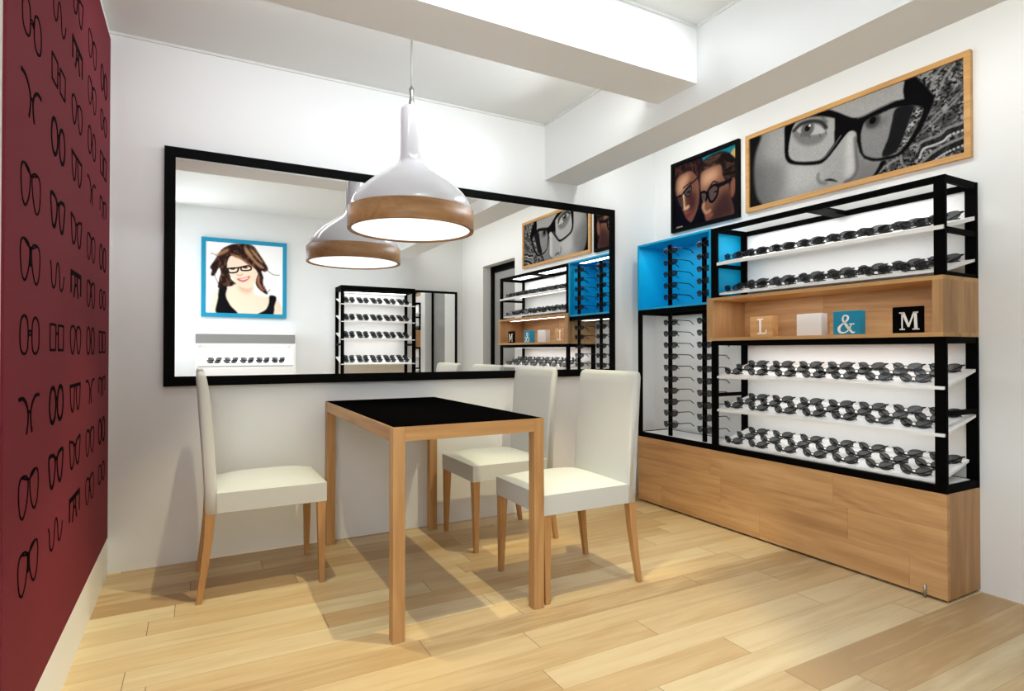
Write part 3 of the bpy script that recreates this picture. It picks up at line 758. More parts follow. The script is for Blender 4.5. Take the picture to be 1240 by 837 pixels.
for o in (folded0, open0): del o['low']
used = {'f': False, 'o': False}
def put(kind, loc, rz, label, group, pitch=0.0):
    src = folded0 if kind == 'f' else open0
    rot = (pitch, 0, rz)
    if not used[kind]:
        used[kind] = True; src.location = loc; src.rotation_euler = rot; src['label'] = label; src['group'] = group
    else: dup(src, loc, rot, label, group)
# on the tilted shelves: three rows of seven; local -y must face -X  ->  rz = -90 deg
SHN = ['lowest display shelf', 'second lowest display shelf', 'shelf under the oak box', 'shelf above the oak box', 'topmost display shelf']
fy = [2.333, 2.169, 2.001, 1.840, 1.685, 1.526, 1.374]
for k in range(5):
    for r, (rx, dy, rn) in enumerate(((2.688, 0.0, 'front'), (2.764, -0.020, 'middle'), (2.842, -0.040, 'back'))):
        for i, y in enumerate(fy):
            j = random.uniform(-0.002, 0.002)
            z = shelf_z(k, rx) + 0.0012
            put('f', (rx, y + dy + j, z), -PI / 2 + random.uniform(-0.03, 0.03),
                'folded glasses, %s from left, %s row, %s' % (ORD[i], rn, SHN[k]),
                'folded glasses on the wall display shelves', math.atan(SH[k][1]))
# hung on the rods
for rn, y in (('left', 2.842), ('right', 2.552)):
    for i in range(5):
        put('o', (RX - 0.0125, y, 1.668 - 0.0745 * i - 0.0228 + OLOW), -PI / 2, 'open glasses, %s down on the %s rod inside the cyan box' % (ORD[i], rn),
            'glasses hung on rods in the cyan box')
    for i in range(10):
        put('o', (RX - 0.0125, y, 1.205 - 0.0735 * i - 0.0228 + OLOW), -PI / 2, 'open glasses, %s down on the %s rod below the cyan box' % (ORD[i], rn),
            'glasses hung on the tall rods')

# ================================================================ pictures (printed image = coloured mesh at print resolution)
POLY = {
'hairL':[(-0.036,1.033),(0.08,1.007),(0.051,0.911),(0.019,0.681),(0.007,0.433),(0.024,0.166),(0.061,-0.031),(-0.038,-0.056)],
'facedge':[(-0.007,1.008),(0.073,1.004),(0.034,0.734),(0.027,0.419),(0.043,0.154),(0.078,-0.025),(-0.009,-0.024)],
'Lout':[(0.213,0.984),(0.246,0.999),(0.291,1.02),(0.363,1.011),(0.438,0.995),(0.482,0.929),(0.524,0.844),(0.565,0.77),(0.595,0.742),(0.595,0.595),(0.565,0.621),(0.548,0.633),(0.524,0.604),(0.495,0.528),(0.459,0.43),(0.422,0.357),(0.392,0.346),(0.346,0.367),(0.282,0.418),(0.241,0.468),(0.22,0.533),(0.212,0.619),(0.211,0.798)],
'Lin':[(0.271,0.98),(0.299,0.999),(0.347,0.987),(0.393,0.963),(0.438,0.908),(0.489,0.833),(0.52,0.763),(0.524,0.715),(0.495,0.613),(0.459,0.507),(0.422,0.417),(0.392,0.393),(0.346,0.413),(0.29,0.455),(0.254,0.504),(0.235,0.581),(0.233,0.681),(0.242,0.811),(0.254,0.917)],
'Rout':[(0.474,0.931),(0.517,0.852),(0.55,0.783),(0.582,0.759),(0.614,0.76),(0.676,0.784),(0.735,0.803),(0.78,0.787),(0.775,0.886),(0.782,0.997),(0.82,0.999),(0.854,0.871),(0.888,0.722),(0.892,0.67),(0.88,0.587),(0.866,0.504),(0.839,0.375),(0.812,0.282),(0.784,0.207),(0.756,0.166),(0.727,0.158),(0.682,0.164),(0.644,0.19),(0.609,0.252),(0.59,0.337),(0.578,0.477),(0.576,0.585),(0.562,0.635),(0.541,0.643),(0.473,0.477),(0.474,0.761)],
'Rin':[(0.605,0.644),(0.618,0.694),(0.645,0.71),(0.691,0.719),(0.735,0.727),(0.785,0.698),(0.82,0.67),(0.845,0.626),(0.849,0.578),(0.833,0.477),(0.805,0.346),(0.777,0.252),(0.749,0.199),(0.712,0.198),(0.667,0.208),(0.629,0.252),(0.607,0.306),(0.598,0.419),(0.596,0.547)],
'Lgap':[(0.474,0.848),(0.512,0.791),(0.525,0.732),(0.516,0.68),(0.474,0.597)],
'hairIn':[(0.746,0.712),(0.813,0.675),(0.802,0.564),(0.767,0.32),(0.738,0.214),(0.686,0.22),(0.713,0.405),(0.728,0.573)],
'hairUp':[(0.775,0.882),(0.782,1.001),(0.822,0.997),(0.813,0.788),(0.78,0.787)],
'hairDn':[(0.684,0.16),(0.667,0.085),(0.64,-0.02),(0.658,-0.005),(0.684,0.073),(0.706,0.143)],
'scarf':[(0.82,0.995),(1.001,1.001),(1.001,-0.021),(0.648,-0.025),(0.684,0.073),(0.712,0.163),(0.752,0.173),(0.805,0.327),(0.853,0.497),(0.89,0.672)],
'scarfIn':[(0.813,0.671),(0.847,0.629),(0.849,0.578),(0.833,0.477),(0.805,0.346),(0.777,0.252),(0.745,0.202),(0.738,0.214),(0.767,0.32),(0.802,0.564)],
'band1':[(0.845,0.361),(0.892,0.442),(1.002,0.665),(1.002,0.642),(0.892,0.414),(0.839,0.336)],
'band2':[(0.848,0.406),(0.918,0.54),(1.002,0.705),(1.002,0.691),(0.918,0.516),(0.846,0.384)],
'arc1':[(0.832,0.11),(0.846,0.196),(0.879,0.207),(0.918,0.222),(0.943,0.266),(1.001,0.279)],
'arc2':[(0.859,-0.006),(0.898,0.059),(0.942,0.099),(1.0,0.125)],
'arc3':[(0.88,0.796),(0.894,0.915),(0.919,0.98),(0.945,1.008)],
'arc4':[(0.912,0.762),(0.932,0.873),(0.963,0.968)],
'arc5':[(0.763,0.164),(0.77,0.06),(0.798,-0.019)],
'arc6':[(0.667,0.034),(0.712,0.103),(0.748,0.135)],
'eyeL':[(0.279,0.872),(0.299,0.901),(0.339,0.913),(0.393,0.847),(0.43,0.728),(0.4,0.723),(0.347,0.756),(0.303,0.813)],
'irisL':[(0.337,0.844)],
'irisLr':[(0.37,0.815)],
'lidL':[(0.263,0.887),(0.291,0.933),(0.323,0.943),(0.362,0.926),(0.408,0.869),(0.432,0.779)],
'bagL':[(0.267,0.829),(0.299,0.714),(0.346,0.646),(0.4,0.639),(0.423,0.694)],
'tearL':[(0.415,0.741)],
'irisR':[(0.648,0.667)],
'irisRr':[(0.671,0.646)],
'eyeRsh':[(0.614,0.635),(0.645,0.566),(0.683,0.573),(0.713,0.647)],
'nostril':[(0.422,0.117),(0.444,0.124),(0.469,0.097),(0.487,0.054),(0.458,0.085)],
'wing':[(0.392,0.216),(0.389,0.162),(0.403,0.105),(0.429,0.075)],
'noseR':[(0.57,0.526),(0.575,0.31),(0.577,0.139),(0.557,0.059),(0.523,0.028)],
'noseShade':[(0.568,0.634),(0.59,0.341),(0.637,0.196),(0.684,0.16),(0.648,-0.025),(0.523,0.006),(0.575,0.099),(0.573,0.312)],
'cheekSh':[(0.019,0.478),(0.094,0.609),(0.207,0.464),(0.207,0.187),(0.146,-0.014),(0.056,-0.003)],
'cheekHi':[(0.207,0.424),(0.392,0.328),(0.376,0.076),(0.249,0.062)],
'noseHi':[(0.537,0.595),(0.565,0.554),(0.571,0.125),(0.543,0.056),(0.523,0.124)],
's_teal':[(0.453,0.978),(1.009,0.989),(1.009,0.792),(0.861,0.917),(0.746,0.963),(0.566,0.948),(0.505,0.884)],
's_gold':[(0.908,0.891),(0.973,0.94),(0.987,0.791),(0.935,0.845)],
's_hairW':[(-0.023,0.973),(0.138,1.019),(0.315,1.013),(0.453,0.988),(0.488,0.899),(0.483,0.728),(0.425,0.689),(0.361,0.787),(0.271,0.856),(0.137,0.86),(0.057,0.765),(0.022,0.654),(-0.002,0.418),(-0.025,0.343)],
's_faceW':[(0.034,0.731),(0.08,0.818),(0.16,0.842),(0.282,0.842),(0.353,0.78),(0.399,0.697),(0.424,0.535),(0.424,0.362),(0.387,0.217),(0.323,0.097),(0.279,0.068),(0.213,0.143),(0.158,0.256),(0.095,0.392),(0.045,0.526)],
's_faceWhi':[(0.069,0.761),(0.16,0.813),(0.27,0.797),(0.204,0.62),(0.136,0.54),(0.057,0.563)],
's_faceWcheek':[(0.214,0.479),(0.345,0.5),(0.377,0.355),(0.312,0.217),(0.258,0.27)],
's_lensW1':[(0.17,0.551),(0.292,0.614),(0.28,0.48),(0.214,0.479)],
's_lensW2':[(0.045,0.506),(0.132,0.512),(0.154,0.317),(0.09,0.373)],
's_glW':[(0.027,0.507),(0.132,0.518),(0.17,0.561),(0.292,0.643),(0.431,0.716)],
's_noseW':[(0.159,0.494),(0.18,0.31),(0.243,0.313)],
's_lipsW':[(0.191,0.178),(0.247,0.214),(0.323,0.218),(0.301,0.18),(0.224,0.144)],
's_hairM':[(0.463,0.735),(0.474,0.894),(0.566,0.948),(0.746,0.963),(0.861,0.914),(0.954,0.785),(0.986,0.62),(0.98,0.442),(0.934,0.538),(0.897,0.522),(0.859,0.461),(0.825,0.545),(0.783,0.632),(0.764,0.771),(0.686,0.79),(0.576,0.784),(0.488,0.727)],
's_hairMhi':[(0.505,0.893),(0.607,0.924),(0.746,0.931),(0.706,0.88),(0.566,0.853)],
's_faceM':[(0.458,0.736),(0.576,0.784),(0.686,0.79),(0.764,0.771),(0.787,0.63),(0.829,0.54),(0.878,0.474),(0.896,0.286),(0.937,0.166),(0.942,0.021),(0.762,0.006),(0.573,-0.001),(0.533,0.028),(0.506,0.129),(0.486,0.211),(0.461,0.236),(0.472,0.348),(0.451,0.469)],
's_faceMhi':[(0.473,0.713),(0.586,0.752),(0.725,0.734),(0.705,0.601),(0.585,0.563),(0.483,0.518)],
's_faceMsh':[(0.665,0.239),(0.859,0.406),(0.942,0.165),(0.942,0.021),(0.762,0.006),(0.604,0.011)],
's_ear':[(0.906,0.501),(0.944,0.54),(0.98,0.496),(0.98,0.389),(0.952,0.289),(0.911,0.264),(0.896,0.377)],
's_templeM':[(0.685,0.514),(0.897,0.531),(0.906,0.492),(0.724,0.461)],
's_rimM1':[(0.445,0.462),(0.503,0.464),(0.548,0.422),(0.54,0.349),(0.503,0.311),(0.461,0.342)],
's_rimM2':[(0.565,0.465),(0.646,0.516),(0.715,0.495),(0.72,0.429),(0.695,0.343),(0.635,0.285),(0.595,0.305),(0.569,0.379)],
's_noseM':[(0.503,0.311),(0.492,0.209),(0.543,0.148),(0.594,0.164)],
's_lipsM':[(0.523,0.106),(0.574,0.128),(0.64,0.118),(0.624,0.072),(0.553,0.064)],
's_txt':[(0.039,0.034),(0.175,0.023)],
'w_hair':[(0.304,0.968),(0.374,0.989),(0.502,1.003),(0.603,0.978),(0.669,0.887),(0.736,0.784),(0.788,0.694),(0.798,0.648),(0.759,0.617),(0.71,0.626),(0.737,0.535),(0.731,0.472),(0.752,0.38),(0.797,0.308),(0.779,0.291),(0.708,0.339),(0.649,0.406),(0.637,0.498),(0.663,0.592),(0.576,0.695),(0.46,0.779),(0.375,0.826),(0.311,0.806),(0.274,0.72),(0.274,0.621),(0.305,0.54),(0.32,0.48),(0.391,0.408),(0.32,0.381),(0.236,0.377),(0.156,0.35),(0.167,0.471),(0.187,0.563),(0.166,0.637),(0.111,0.528),(0.067,0.525),(0.077,0.601),(0.053,0.637),(0.11,0.738),(0.151,0.809),(0.206,0.904)],
'w_hl1':[(0.124,0.807),(0.179,0.864),(0.279,0.917),(0.276,0.871),(0.179,0.811)],
'w_hl2':[(0.488,0.965),(0.56,0.894),(0.633,0.776),(0.751,0.676),(0.692,0.672),(0.575,0.787),(0.503,0.874)],
'w_hl3':[(0.304,0.858),(0.389,0.827),(0.489,0.766),(0.605,0.697),(0.576,0.679),(0.446,0.77),(0.318,0.821)],
'w_hl4':[(0.663,0.561),(0.693,0.532),(0.693,0.455),(0.752,0.334),(0.693,0.377),(0.657,0.453)],
'w_hl5':[(0.56,0.94),(0.633,0.884),(0.729,0.752),(0.692,0.765),(0.604,0.866)],
'w_wisp':[(0.781,0.646),(0.87,0.582),(0.953,0.579)],
'w_wisp2':[(0.151,0.786),(0.11,0.821),(0.062,0.832)],
'w_wisp3':[(0.752,0.411),(0.789,0.328),(0.826,0.361)],
'w_wisp4':[(0.111,0.528),(0.139,0.455),(0.167,0.381)],
'w_face':[(0.266,0.689),(0.297,0.79),(0.368,0.828),(0.46,0.779),(0.576,0.695),(0.652,0.607),(0.646,0.514),(0.613,0.427),(0.541,0.37),(0.44,0.387),(0.369,0.449),(0.308,0.54),(0.274,0.614)],
'w_body':[(0.376,0.422),(0.591,0.449),(0.613,0.311),(0.694,0.269),(0.812,0.251),(0.932,0.209),(0.985,0.124),(1.0,-0.033),(0.1,-0.042),(0.083,0.167),(0.105,0.273),(0.181,0.351),(0.32,0.381)],
'w_neckSh':[(0.398,0.408),(0.534,0.366),(0.591,0.403),(0.577,0.31),(0.462,0.304)],
'w_shirtL':[(0.174,0.359),(0.267,0.379),(0.251,0.249),(0.307,0.115),(0.399,-0.011),(0.141,-0.011),(0.154,0.2)],
'w_shirtR':[(0.666,-0.008),(0.768,0.062),(0.815,0.165),(0.824,0.271),(0.913,0.252),(0.887,0.121),(0.86,-0.013)],
'w_g1':[(0.274,0.632),(0.397,0.649),(0.407,0.622),(0.383,0.587),(0.298,0.576)],
'w_g2':[(0.444,0.663),(0.532,0.689),(0.576,0.664),(0.561,0.629),(0.458,0.618)],
'w_mouth':[(0.393,0.496),(0.461,0.506),(0.559,0.543),(0.54,0.493),(0.483,0.456),(0.426,0.463)],
'w_teeth':[(0.422,0.492),(0.476,0.501),(0.54,0.529),(0.526,0.504),(0.469,0.479)],
'w_eyes':[(0.333,0.633),(0.497,0.662)],
'w_nose':[(0.397,0.553),(0.433,0.544),(0.461,0.564)],
'w_ear':[(0.306,0.434)],
}
class Canvas:
    def __init__(s, w, h, asp, col):
        s.w, s.h = w, h
        s.img = np.zeros((h, w, 3)); s.img[:] = np.array(col) / 255.0
        s.u, s.v = np.meshgrid((np.arange(w)) / (w - 1), (np.arange(h)) / (h - 1))
        s.asp = asp  # width / height
    def inside(s, poly):
        m = np.zeros((s.h, s.w), bool); n = len(poly)
        for i in range(n):
            x0, y0 = poly[i]; x1, y1 = poly[(i + 1) % n]
            if y0 == y1: continue
            c = ((s.v >= min(y0, y1)) & (s.v < max(y0, y1)))
            xi = x0 + (s.v - y0) * (x1 - x0) / (y1 - y0)
            m ^= c & (s.u < xi)
        return m.astype(float)
    @staticmethod
    def blur(m, r):
        if r < 1: return m
        for _ in range(2):
            for ax in (0, 1):
                k = int(r); p = np.concatenate([np.repeat(np.take(m, [0], ax), k, ax), m, np.repeat(np.take(m, [-1], ax), k, ax)], ax)
                c = np.cumsum(p, ax); z = np.zeros_like(np.take(c, [0], ax)); c = np.concatenate([z, c], ax)
                L = m.shape[ax]
                m = (np.take(c, range(2 * k + 1, 2 * k + 1 + L), ax) - np.take(c, range(0, L), ax)) / (2 * k + 1)
        return m
    def over(s, m, col, a=1.0):
        m = (m * a)[..., None]; s.img = s.img * (1 - m) + np.array(col) / 255.0 * m
    def poly(s, poly, col, blur=1, a=1.0, smooth=True):
        if smooth: poly = spline(list(poly), 5, True)
        s.over(s.blur(s.inside(poly), blur), col, a)
    def dist(s, pts):
        d = np.full((s.h, s.w), 9.0); A = s.asp
        for (x0, y0), (x1, y1) in zip(pts[:-1], pts[1:]):
            dx, dy = (x1 - x0) * A, y1 - y0; L = dx * dx + dy * dy or 1e-9
            t = np.clip((((s.u - x0) * A) * dx + (s.v - y0) * dy) / L, 0, 1)
            d = np.minimum(d, np.hypot((s.u - x0) * A - t * dx, (s.v - y0) - t * dy))
        return d
    def line(s, pts, w, col, a=1.0, soft=0.006, smooth=True):
        if smooth and len(pts) > 2: pts = spline(list(pts), 5)
        d = s.dist(pts); s.over(np.clip((w / 2 + soft - d) / soft, 0, 1), col, a)
    def blob(s, c, rx, ry, col, a=1.0, soft=0.5):
        d = np.hypot((s.u - c[0]) * s.asp / rx, (s.v - c[1]) / ry)
        s.over(np.clip((1 + soft / 2 - d) / soft, 0, 1), col, a)
    def mesh(s, name, mat, fn, parent):
        vs = [fn(u, v) for v in np.arange(s.h) / (s.h - 1) for u in np.arange(s.w) / (s.w - 1)]
        w = s.w
        fs = [(j * w + i, j * w + i + 1, (j + 1) * w + i + 1, (j + 1) * w + i) for j in range(s.h - 1) for i in range(w - 1)]
        me = bpy.data.meshes.new(name); me.from_pydata(vs, [], fs)
        at = me.color_attributes.new('print', 'FLOAT_COLOR', 'POINT')
        c = np.clip(s.img, 0, 1).reshape(-1, 3); c = np.where(c <= 0.04045, c / 12.92, ((c + 0.055) / 1.055) ** 2.4)
        at.data.foreach_set('color', np.concatenate([c, np.ones((len(c), 1))], 1).astype(np.float32).ravel())
        me.materials.append(mat); o = bpy.data.objects.new(name, me); COL.objects.link(o)
        return under(parent, o)
def print_mat():
    m, nt, b = principled('printed_picture')
    a = nt.nodes.new('ShaderNodeAttribute'); a.attribute_name = 'print'
    nt.links.new(a.outputs['Color'], b.inputs['Base Color']); b.inputs['Roughness'].default_value = 0.8
    b.inputs['Specular IOR Level'].default_value = 0.02
    return m
PRINT = print_mat()
rs = np.random.RandomState(3)
def fbm(c, sx, sy):
    """smooth value noise on the canvas"""
    out = np.zeros((c.h, c.w)); amp = 1; tot = 0
    for o in range(3):
        gx, gy = int(sx * 2 ** o) + 2, int(sy * 2 ** o) + 2
        g = rs.rand(gy, gx); x = c.u * (gx - 1.001); y = c.v * (gy - 1.001); xi = x.astype(int); yi = y.astype(int); fx = x - xi; fy_ = y - yi
        out += amp * ((g[yi, xi] * (1 - fx) + g[yi, xi + 1] * fx) * (1 - fy_) + (g[yi + 1, xi] * (1 - fx) + g[yi + 1, xi + 1] * fx) * fy_)
        tot += amp; amp *= 0.55
    return out / tot
P_ = POLY
# ---- black and white close-up
c = Canvas(440, 168, 1.110 / 0.423, (172, 172, 170))
c.over(c.blur(np.clip(fbm(c, 14, 6) * 1.0, 0, 1), 2), (150, 150, 150), 0.35)
c.poly(P_['cheekHi'], (196, 196, 194), 12, 0.8)
c.poly(P_['cheekSh'], (118, 118, 118), 14, 0.75)
c.over(np.clip(1 - (c.u - 0.0) / 0.16, 0, 1) ** 1.5, (70, 70, 70), 0.7)
c.poly(P_['facedge'], (22, 22, 24), 3, 1.0)
c.poly(P_['Lin'], (176, 176, 174), 2, 0.6)
c.poly(P_['noseHi'], (214, 214, 212), 6, 0.8)
c.poly(P_['noseShade'], (120, 120, 120), 6, 0.8)
c.line(P_['noseR'], 0.004, (70, 70, 70), 0.55, 0.035)
c.line(P_['wing'], 0.003, (80, 80, 80), 0.5, 0.035)
c.poly(P_['nostril'], (24, 24, 24), 1)
# scarf
c.poly(P_['scarf'], (70, 70, 70), 1, 1, False)
sc = np.clip(c.blur(c.inside(P_['scarf']), 1) + 0 * c.u, 0, 1)
n1 = fbm(c, 130, 58); n2 = fbm(c, 40, 18)
pat = np.clip((n1 - 0.5) * 6 + 0.35, 0, 1) * np.clip((n2 - 0.35) * 4, 0, 1)
c.over(sc * pat, (176, 176, 176), 0.85); c.over(sc * np.clip((0.46 - n1) * 8, 0, 1), (14, 14, 14), 0.85)
def scarf_lines():
    for k, w, g in (('band1', 0, 0), ('band2', 0, 0)): c.poly(P_[k], (150, 150, 150), 1, 0.9, False)
    for k in ('arc1', 'arc2'):
        c.line(P_[k], 0.05, (30, 30, 30), 0.8, 0.02)
        q = spline(P_[k], 9)
        for i, p in enumerate(q):
            if i % 2 == 0: c.blob((p[0] + 0.004, p[1] - 0.03), 0.014, 0.013, (205, 205, 205), 0.9)
        c.line([(x - 0.006, y + 0.05) for x, y in P_[k]], 0.018, (140, 140, 140), 0.9, 0.01)
    for k in ('arc3', 'arc4', 'arc5', 'arc6'): c.line(P_[k], 0.018, (150, 150, 150), 0.8, 0.012)
scarf_lines()
# hair and right eye behind the lens
c.poly(P_['hairUp'], (12, 12, 16), 1, 1, False)
c.poly(P_['hairDn'], (14, 14, 16), 1)
c.poly(P_['Rin'], (138, 138, 138), 1)
c.poly(P_['eyeRsh'] if len(P_['eyeRsh']) > 2 else P_['Rin'], (90, 90, 90), 5, 0.6)
c.blob(P_['irisR'][0], 0.085, 0.085, (60, 60, 60), 0.9, 0.5); c.blob(P_['irisR'][0], 0.04, 0.04, (12, 12, 12), 1, 0.4)
c.line([(P_['irisR'][0][0] - 0.04, P_['irisR'][0][1] + 0.03), (P_['irisR'][0][0], P_['irisR'][0][1] + 0.09), (P_['irisR'][0][0] + 0.06, P_['irisR'][0][1] + 0.10)], 0.02, (40, 40, 40), 0.8, 0.02)
m = c.blur(c.inside(P_['scarfIn']), 1)
c.over(m, (80, 80, 80)); c.over(m * pat, (200, 200, 200), 0.9); c.over(m * np.clip((0.46 - n1) * 8, 0, 1), (14, 14, 14), 0.85)
c.poly(P_['hairIn'], (20, 20, 22), 1, 0.95)
# left eye
c.poly(P_['bagL'] + P_['lidL'][::-1], (112, 112, 112), 4, 0.8)
c.poly(P_['eyeL'], (186, 186, 185), 1)
ix, iy = P_['irisL'][0]
c.blob((ix, iy), 0.090, 0.095, (98, 98, 98), 1, 0.4); c.blob((ix, iy + 0.01), 0.038, 0.040, (22, 22, 22), 1, 0.4); c.blob((ix + 0.012, iy + 0.035), 0.016, 0.016, (235, 235, 235), 1, 0.5)
c.line(P_['lidL'], 0.012, (36, 36, 36), 0.9, 0.03); c.line(P_['bagL'], 0.004, (96, 96, 96), 0.45, 0.05)
c.line([(x, y + 0.07) for x, y in P_['lidL'][1:]], 0.004, (70, 70, 70), 0.6, 0.04)
for i, (x, y) in enumerate(P_['eyeL'][4:]): c.line([(x, y), (x + 0.002, y - 0.035)], 0.004, (60, 60, 60), 0.6, 0.01)
# frame
full = c.blur(c.inside(spline(P_['Lout'], 4, True)), 1); hole = c.blur(c.inside(spline(P_['Lin'], 4, True)), 1)
c.over(np.clip(full - hole, 0, 1), (12, 12, 14))
full = c.blur(c.inside(P_['Rout']), 1); hole = c.blur(c.inside(spline(P_['Rin'], 4, True)), 1)
c.over(np.clip(full - hole, 0, 1), (12, 12, 14))
c.poly(P_['Lgap'], (165, 165, 163), 1, 0.0)
c.line([P_['Rout'][3], P_['Rout'][4], P_['Rout'][5], P_['Rout'][6]], 0.010, (120, 120, 122), 0.7, 0.012)
c.line([(x + 0.008, y) for x, y in P_['Lin'][8:12]], 0.008, (120, 120, 122), 0.7, 0.012)
grain = fbm(c, 200, 80)
c.img *= (0.92 + 0.07 * (grain[..., None] - 0.5) * 2) 
bp = thing('framed_picture', 'wide black and white close-up photo of a face in black glasses, oak frame', 'picture', (XR, 1.837, 1.852))
def wallfr(u0, u1, v0, v1, w, d, mat, par, nm='picture_frame'):
    fn = lambda u, v, t: (t, u, v)
    return under(par, frame_ring(u0, u1, v0, v1, w, fn, XR - d, XR - 0.0005).build(nm, mat, None))
wallfr(1.256, 2.419, 1.851, 2.313, 0.0245, 0.024, PFRAME, bp)
c.mesh('print', PRINT, lambda u, v: (XR - 0.012, 2.396 - 1.118 * u, 1.873 + 0.419 * v), bp)

# ---- couple in dark portrait
c = Canvas(170, 150, 0.531 / 0.440, (12, 10, 20))
S = lambda k, col, b=1, a=1.0, sm=True: c.poly(P_[k], col, b, a, sm)
S('s_teal', (22, 120, 138), 1, 1, False); S('s_gold', (196, 160, 96))
S('s_hairW', (32, 19, 24), 1); S('s_faceW', (116, 74, 58), 1); S('s_faceWhi', (205, 158, 124), 7, 0.9); S('s_faceWcheek', (58, 32, 34), 6, 0.85)
c.over(c.blur(c.inside(P_['s_hairW']), 1) * np.clip((fbm(c, 40, 12) - 0.5) * 4, 0, 1), (104, 66, 52), 0.7)
S('s_lensW1', (58, 62, 70), 2, 0.75); S('s_lensW2', (52, 42, 46), 2, 0.8)
c.line(P_['s_glW'], 0.014, (10, 8, 12), 1, 0.008); c.line(P_['s_noseW'], 0.02, (232, 190, 150), 0.8, 0.03); S('s_lipsW', (112, 46, 52), 1); c.blob((P_['s_lensW1'][1][0] - 0.04, P_['s_lensW1'][1][1] - 0.08), 0.035, 0.018, (24, 18, 24), 0.9, 0.6); c.line([(P_['s_lensW1'][0][0] - 0.01, P_['s_lensW1'][0][1] + 0.07), (P_['s_lensW1'][1][0], P_['s_lensW1'][1][1] + 0.06)], 0.010, (50, 28, 28), 0.8, 0.015); c.line(P_['s_lensW1'] + P_['s_lensW1'][:1], 0.008, (14, 10, 14), 0.9, 0.008); c.line(P_['s_lensW2'] + P_['s_lensW2'][:1], 0.008, (14, 10, 14), 0.9, 0.008)
S('s_hairM', (24, 17, 17), 1); S('s_hairMhi', (104, 76, 58), 5, 0.7)
c.over(c.blur(c.inside(P_['s_hairM']), 1) * np.clip((fbm(c, 14, 30) - 0.52) * 5, 0, 1), (110, 82, 62), 0.5)
S('s_faceM', (120, 80, 62), 1); S('s_faceMhi', (208, 162, 128), 9, 0.9); S('s_faceMsh', (52, 32, 34), 8, 0.85)
S('s_ear', (128, 80, 62), 2); S('s_templeM', (14, 14, 22), 1)
for k in ('s_rimM1', 's_rimM2'):
    S(k, (70, 62, 66), 1, 0.75); c.line(P_[k] + P_[k][:1], 0.028, (10, 10, 16), 1, 0.008)
c.line([P_['s_rimM1'][2], P_['s_rimM2'][0]], 0.025, (10, 10, 16), 1, 0.008)
c.line(P_['s_noseM'], 0.02, (220, 170, 130), 0.6, 0.03); S('s_lipsM', (140, 74, 68), 1); c.line([P_['s_rimM2'][0], (P_['s_rimM2'][1][0], P_['s_rimM2'][1][1] + 0.05), (P_['s_rimM2'][3][0], P_['s_rimM2'][3][1] + 0.10)], 0.012, (40, 26, 24), 0.9, 0.015); c.blob((P_['s_rimM2'][2][0] - 0.03, P_['s_rimM2'][2][1] - 0.08), 0.035, 0.016, (24, 16, 18), 0.9, 0.6)
c.img *= 0.92
x0, y0 = P_['s_txt'][0]
for i in range(7): c.line([(x0 + i * 0.016, y0), (x0 + i * 0.016 + 0.008, y0 + (0.012 if i % 2 else 0.0))], 0.012, (170, 150, 130), 0.9, 0.006)
sp_ = thing('framed_picture', 'dark colour portrait of two people in glasses in a black frame, above the cyan box', 'picture', (XR, 2.758, 1.84))
wallfr(2.470, 3.047, 1.839, 2.319, 0.024, 0.024, FRAMEBLK, sp_)
c.mesh('print', PRINT, lambda u, v: (XR - 0.012, 3.026 - 0.538 * u, 1.854 + 0.447 * v), sp_)

# ---- smiling woman on the wall behind the viewer (seen in the mirror)
c = Canvas(190, 190, 0.72 / 0.74, (253, 253, 253))
S = lambda k, col, b=1, a=1.0, sm=True: c.poly(P_[k], col, b, a, sm)
for k in ('w_wisp', 'w_wisp2', 'w_wisp3', 'w_wisp4'): c.line(P_[k], 0.004, (130, 94, 74), 0.7, 0.008)
S('w_hair', (44, 28, 26), 1)
S('w_body', (250, 226, 202), 1); S('w_neckSh', (226, 182, 152), 4, 0.8)
S('w_shirtL', (20, 20, 22), 1); S('w_shirtR', (20, 20, 22), 1)
S('w_face', (250, 222, 198), 1)
S('w_hl1', (176, 132, 92), 2, 0.9); S('w_hl2', (196, 152, 112), 2, 0.85); S('w_hl3', (132, 78, 56), 1, 0.9); S('w_hl4', (176, 112, 84), 1, 0.9); S('w_hl5', (206, 164, 122), 1, 0.8)
c.over(c.blur(c.inside(P_['w_hair']), 1) * (1 - c.blur(c.inside(P_['w_face']), 1)) * np.clip((fbm(c, 44, 16) - 0.52) * 5, 0, 1), (150, 104, 76), 0.55)
for e in P_['w_eyes']: c.blob(e, 0.035, 0.016, (60, 36, 32), 0.9, 0.6)
for k in ('w_g1', 'w_g2'): c.line(P_[k] + P_[k][:1], 0.014, (22, 18, 20), 1, 0.006)
c.line([P_['w_g1'][1], P_['w_g2'][0]], 0.014, (22, 18, 20), 1, 0.006)
c.line(P_['w_nose'], 0.008, (218, 160, 136), 0.8, 0.012)
S('w_mouth', (208, 98, 98), 1); S('w_teeth', (252, 246, 242), 1)
wp = thing('framed_picture', 'square photo of a smiling person in black rectangular glasses, cyan box frame', 'picture', (0.448, YF, 1.37))
fn = lambda u, v, t: (u, t, v)
wm = frame_ring(0.040, 0.855, 1.370, 2.180, 0.041, fn, YF + 0.0005, YF + 0.042)
under(wp, wm.build('picture_frame', BLUEF, None))
under(wp, MB().box(0.07, 0.82, YF + 0.0005, YF + 0.030, 1.40, 2.15).build('backing_board', PANELW, None))
c.mesh('print', PRINT, lambda u, v: (0.080 + 0.735 * u, YF + 0.034, 1.410 + 0.731 * v), wp)

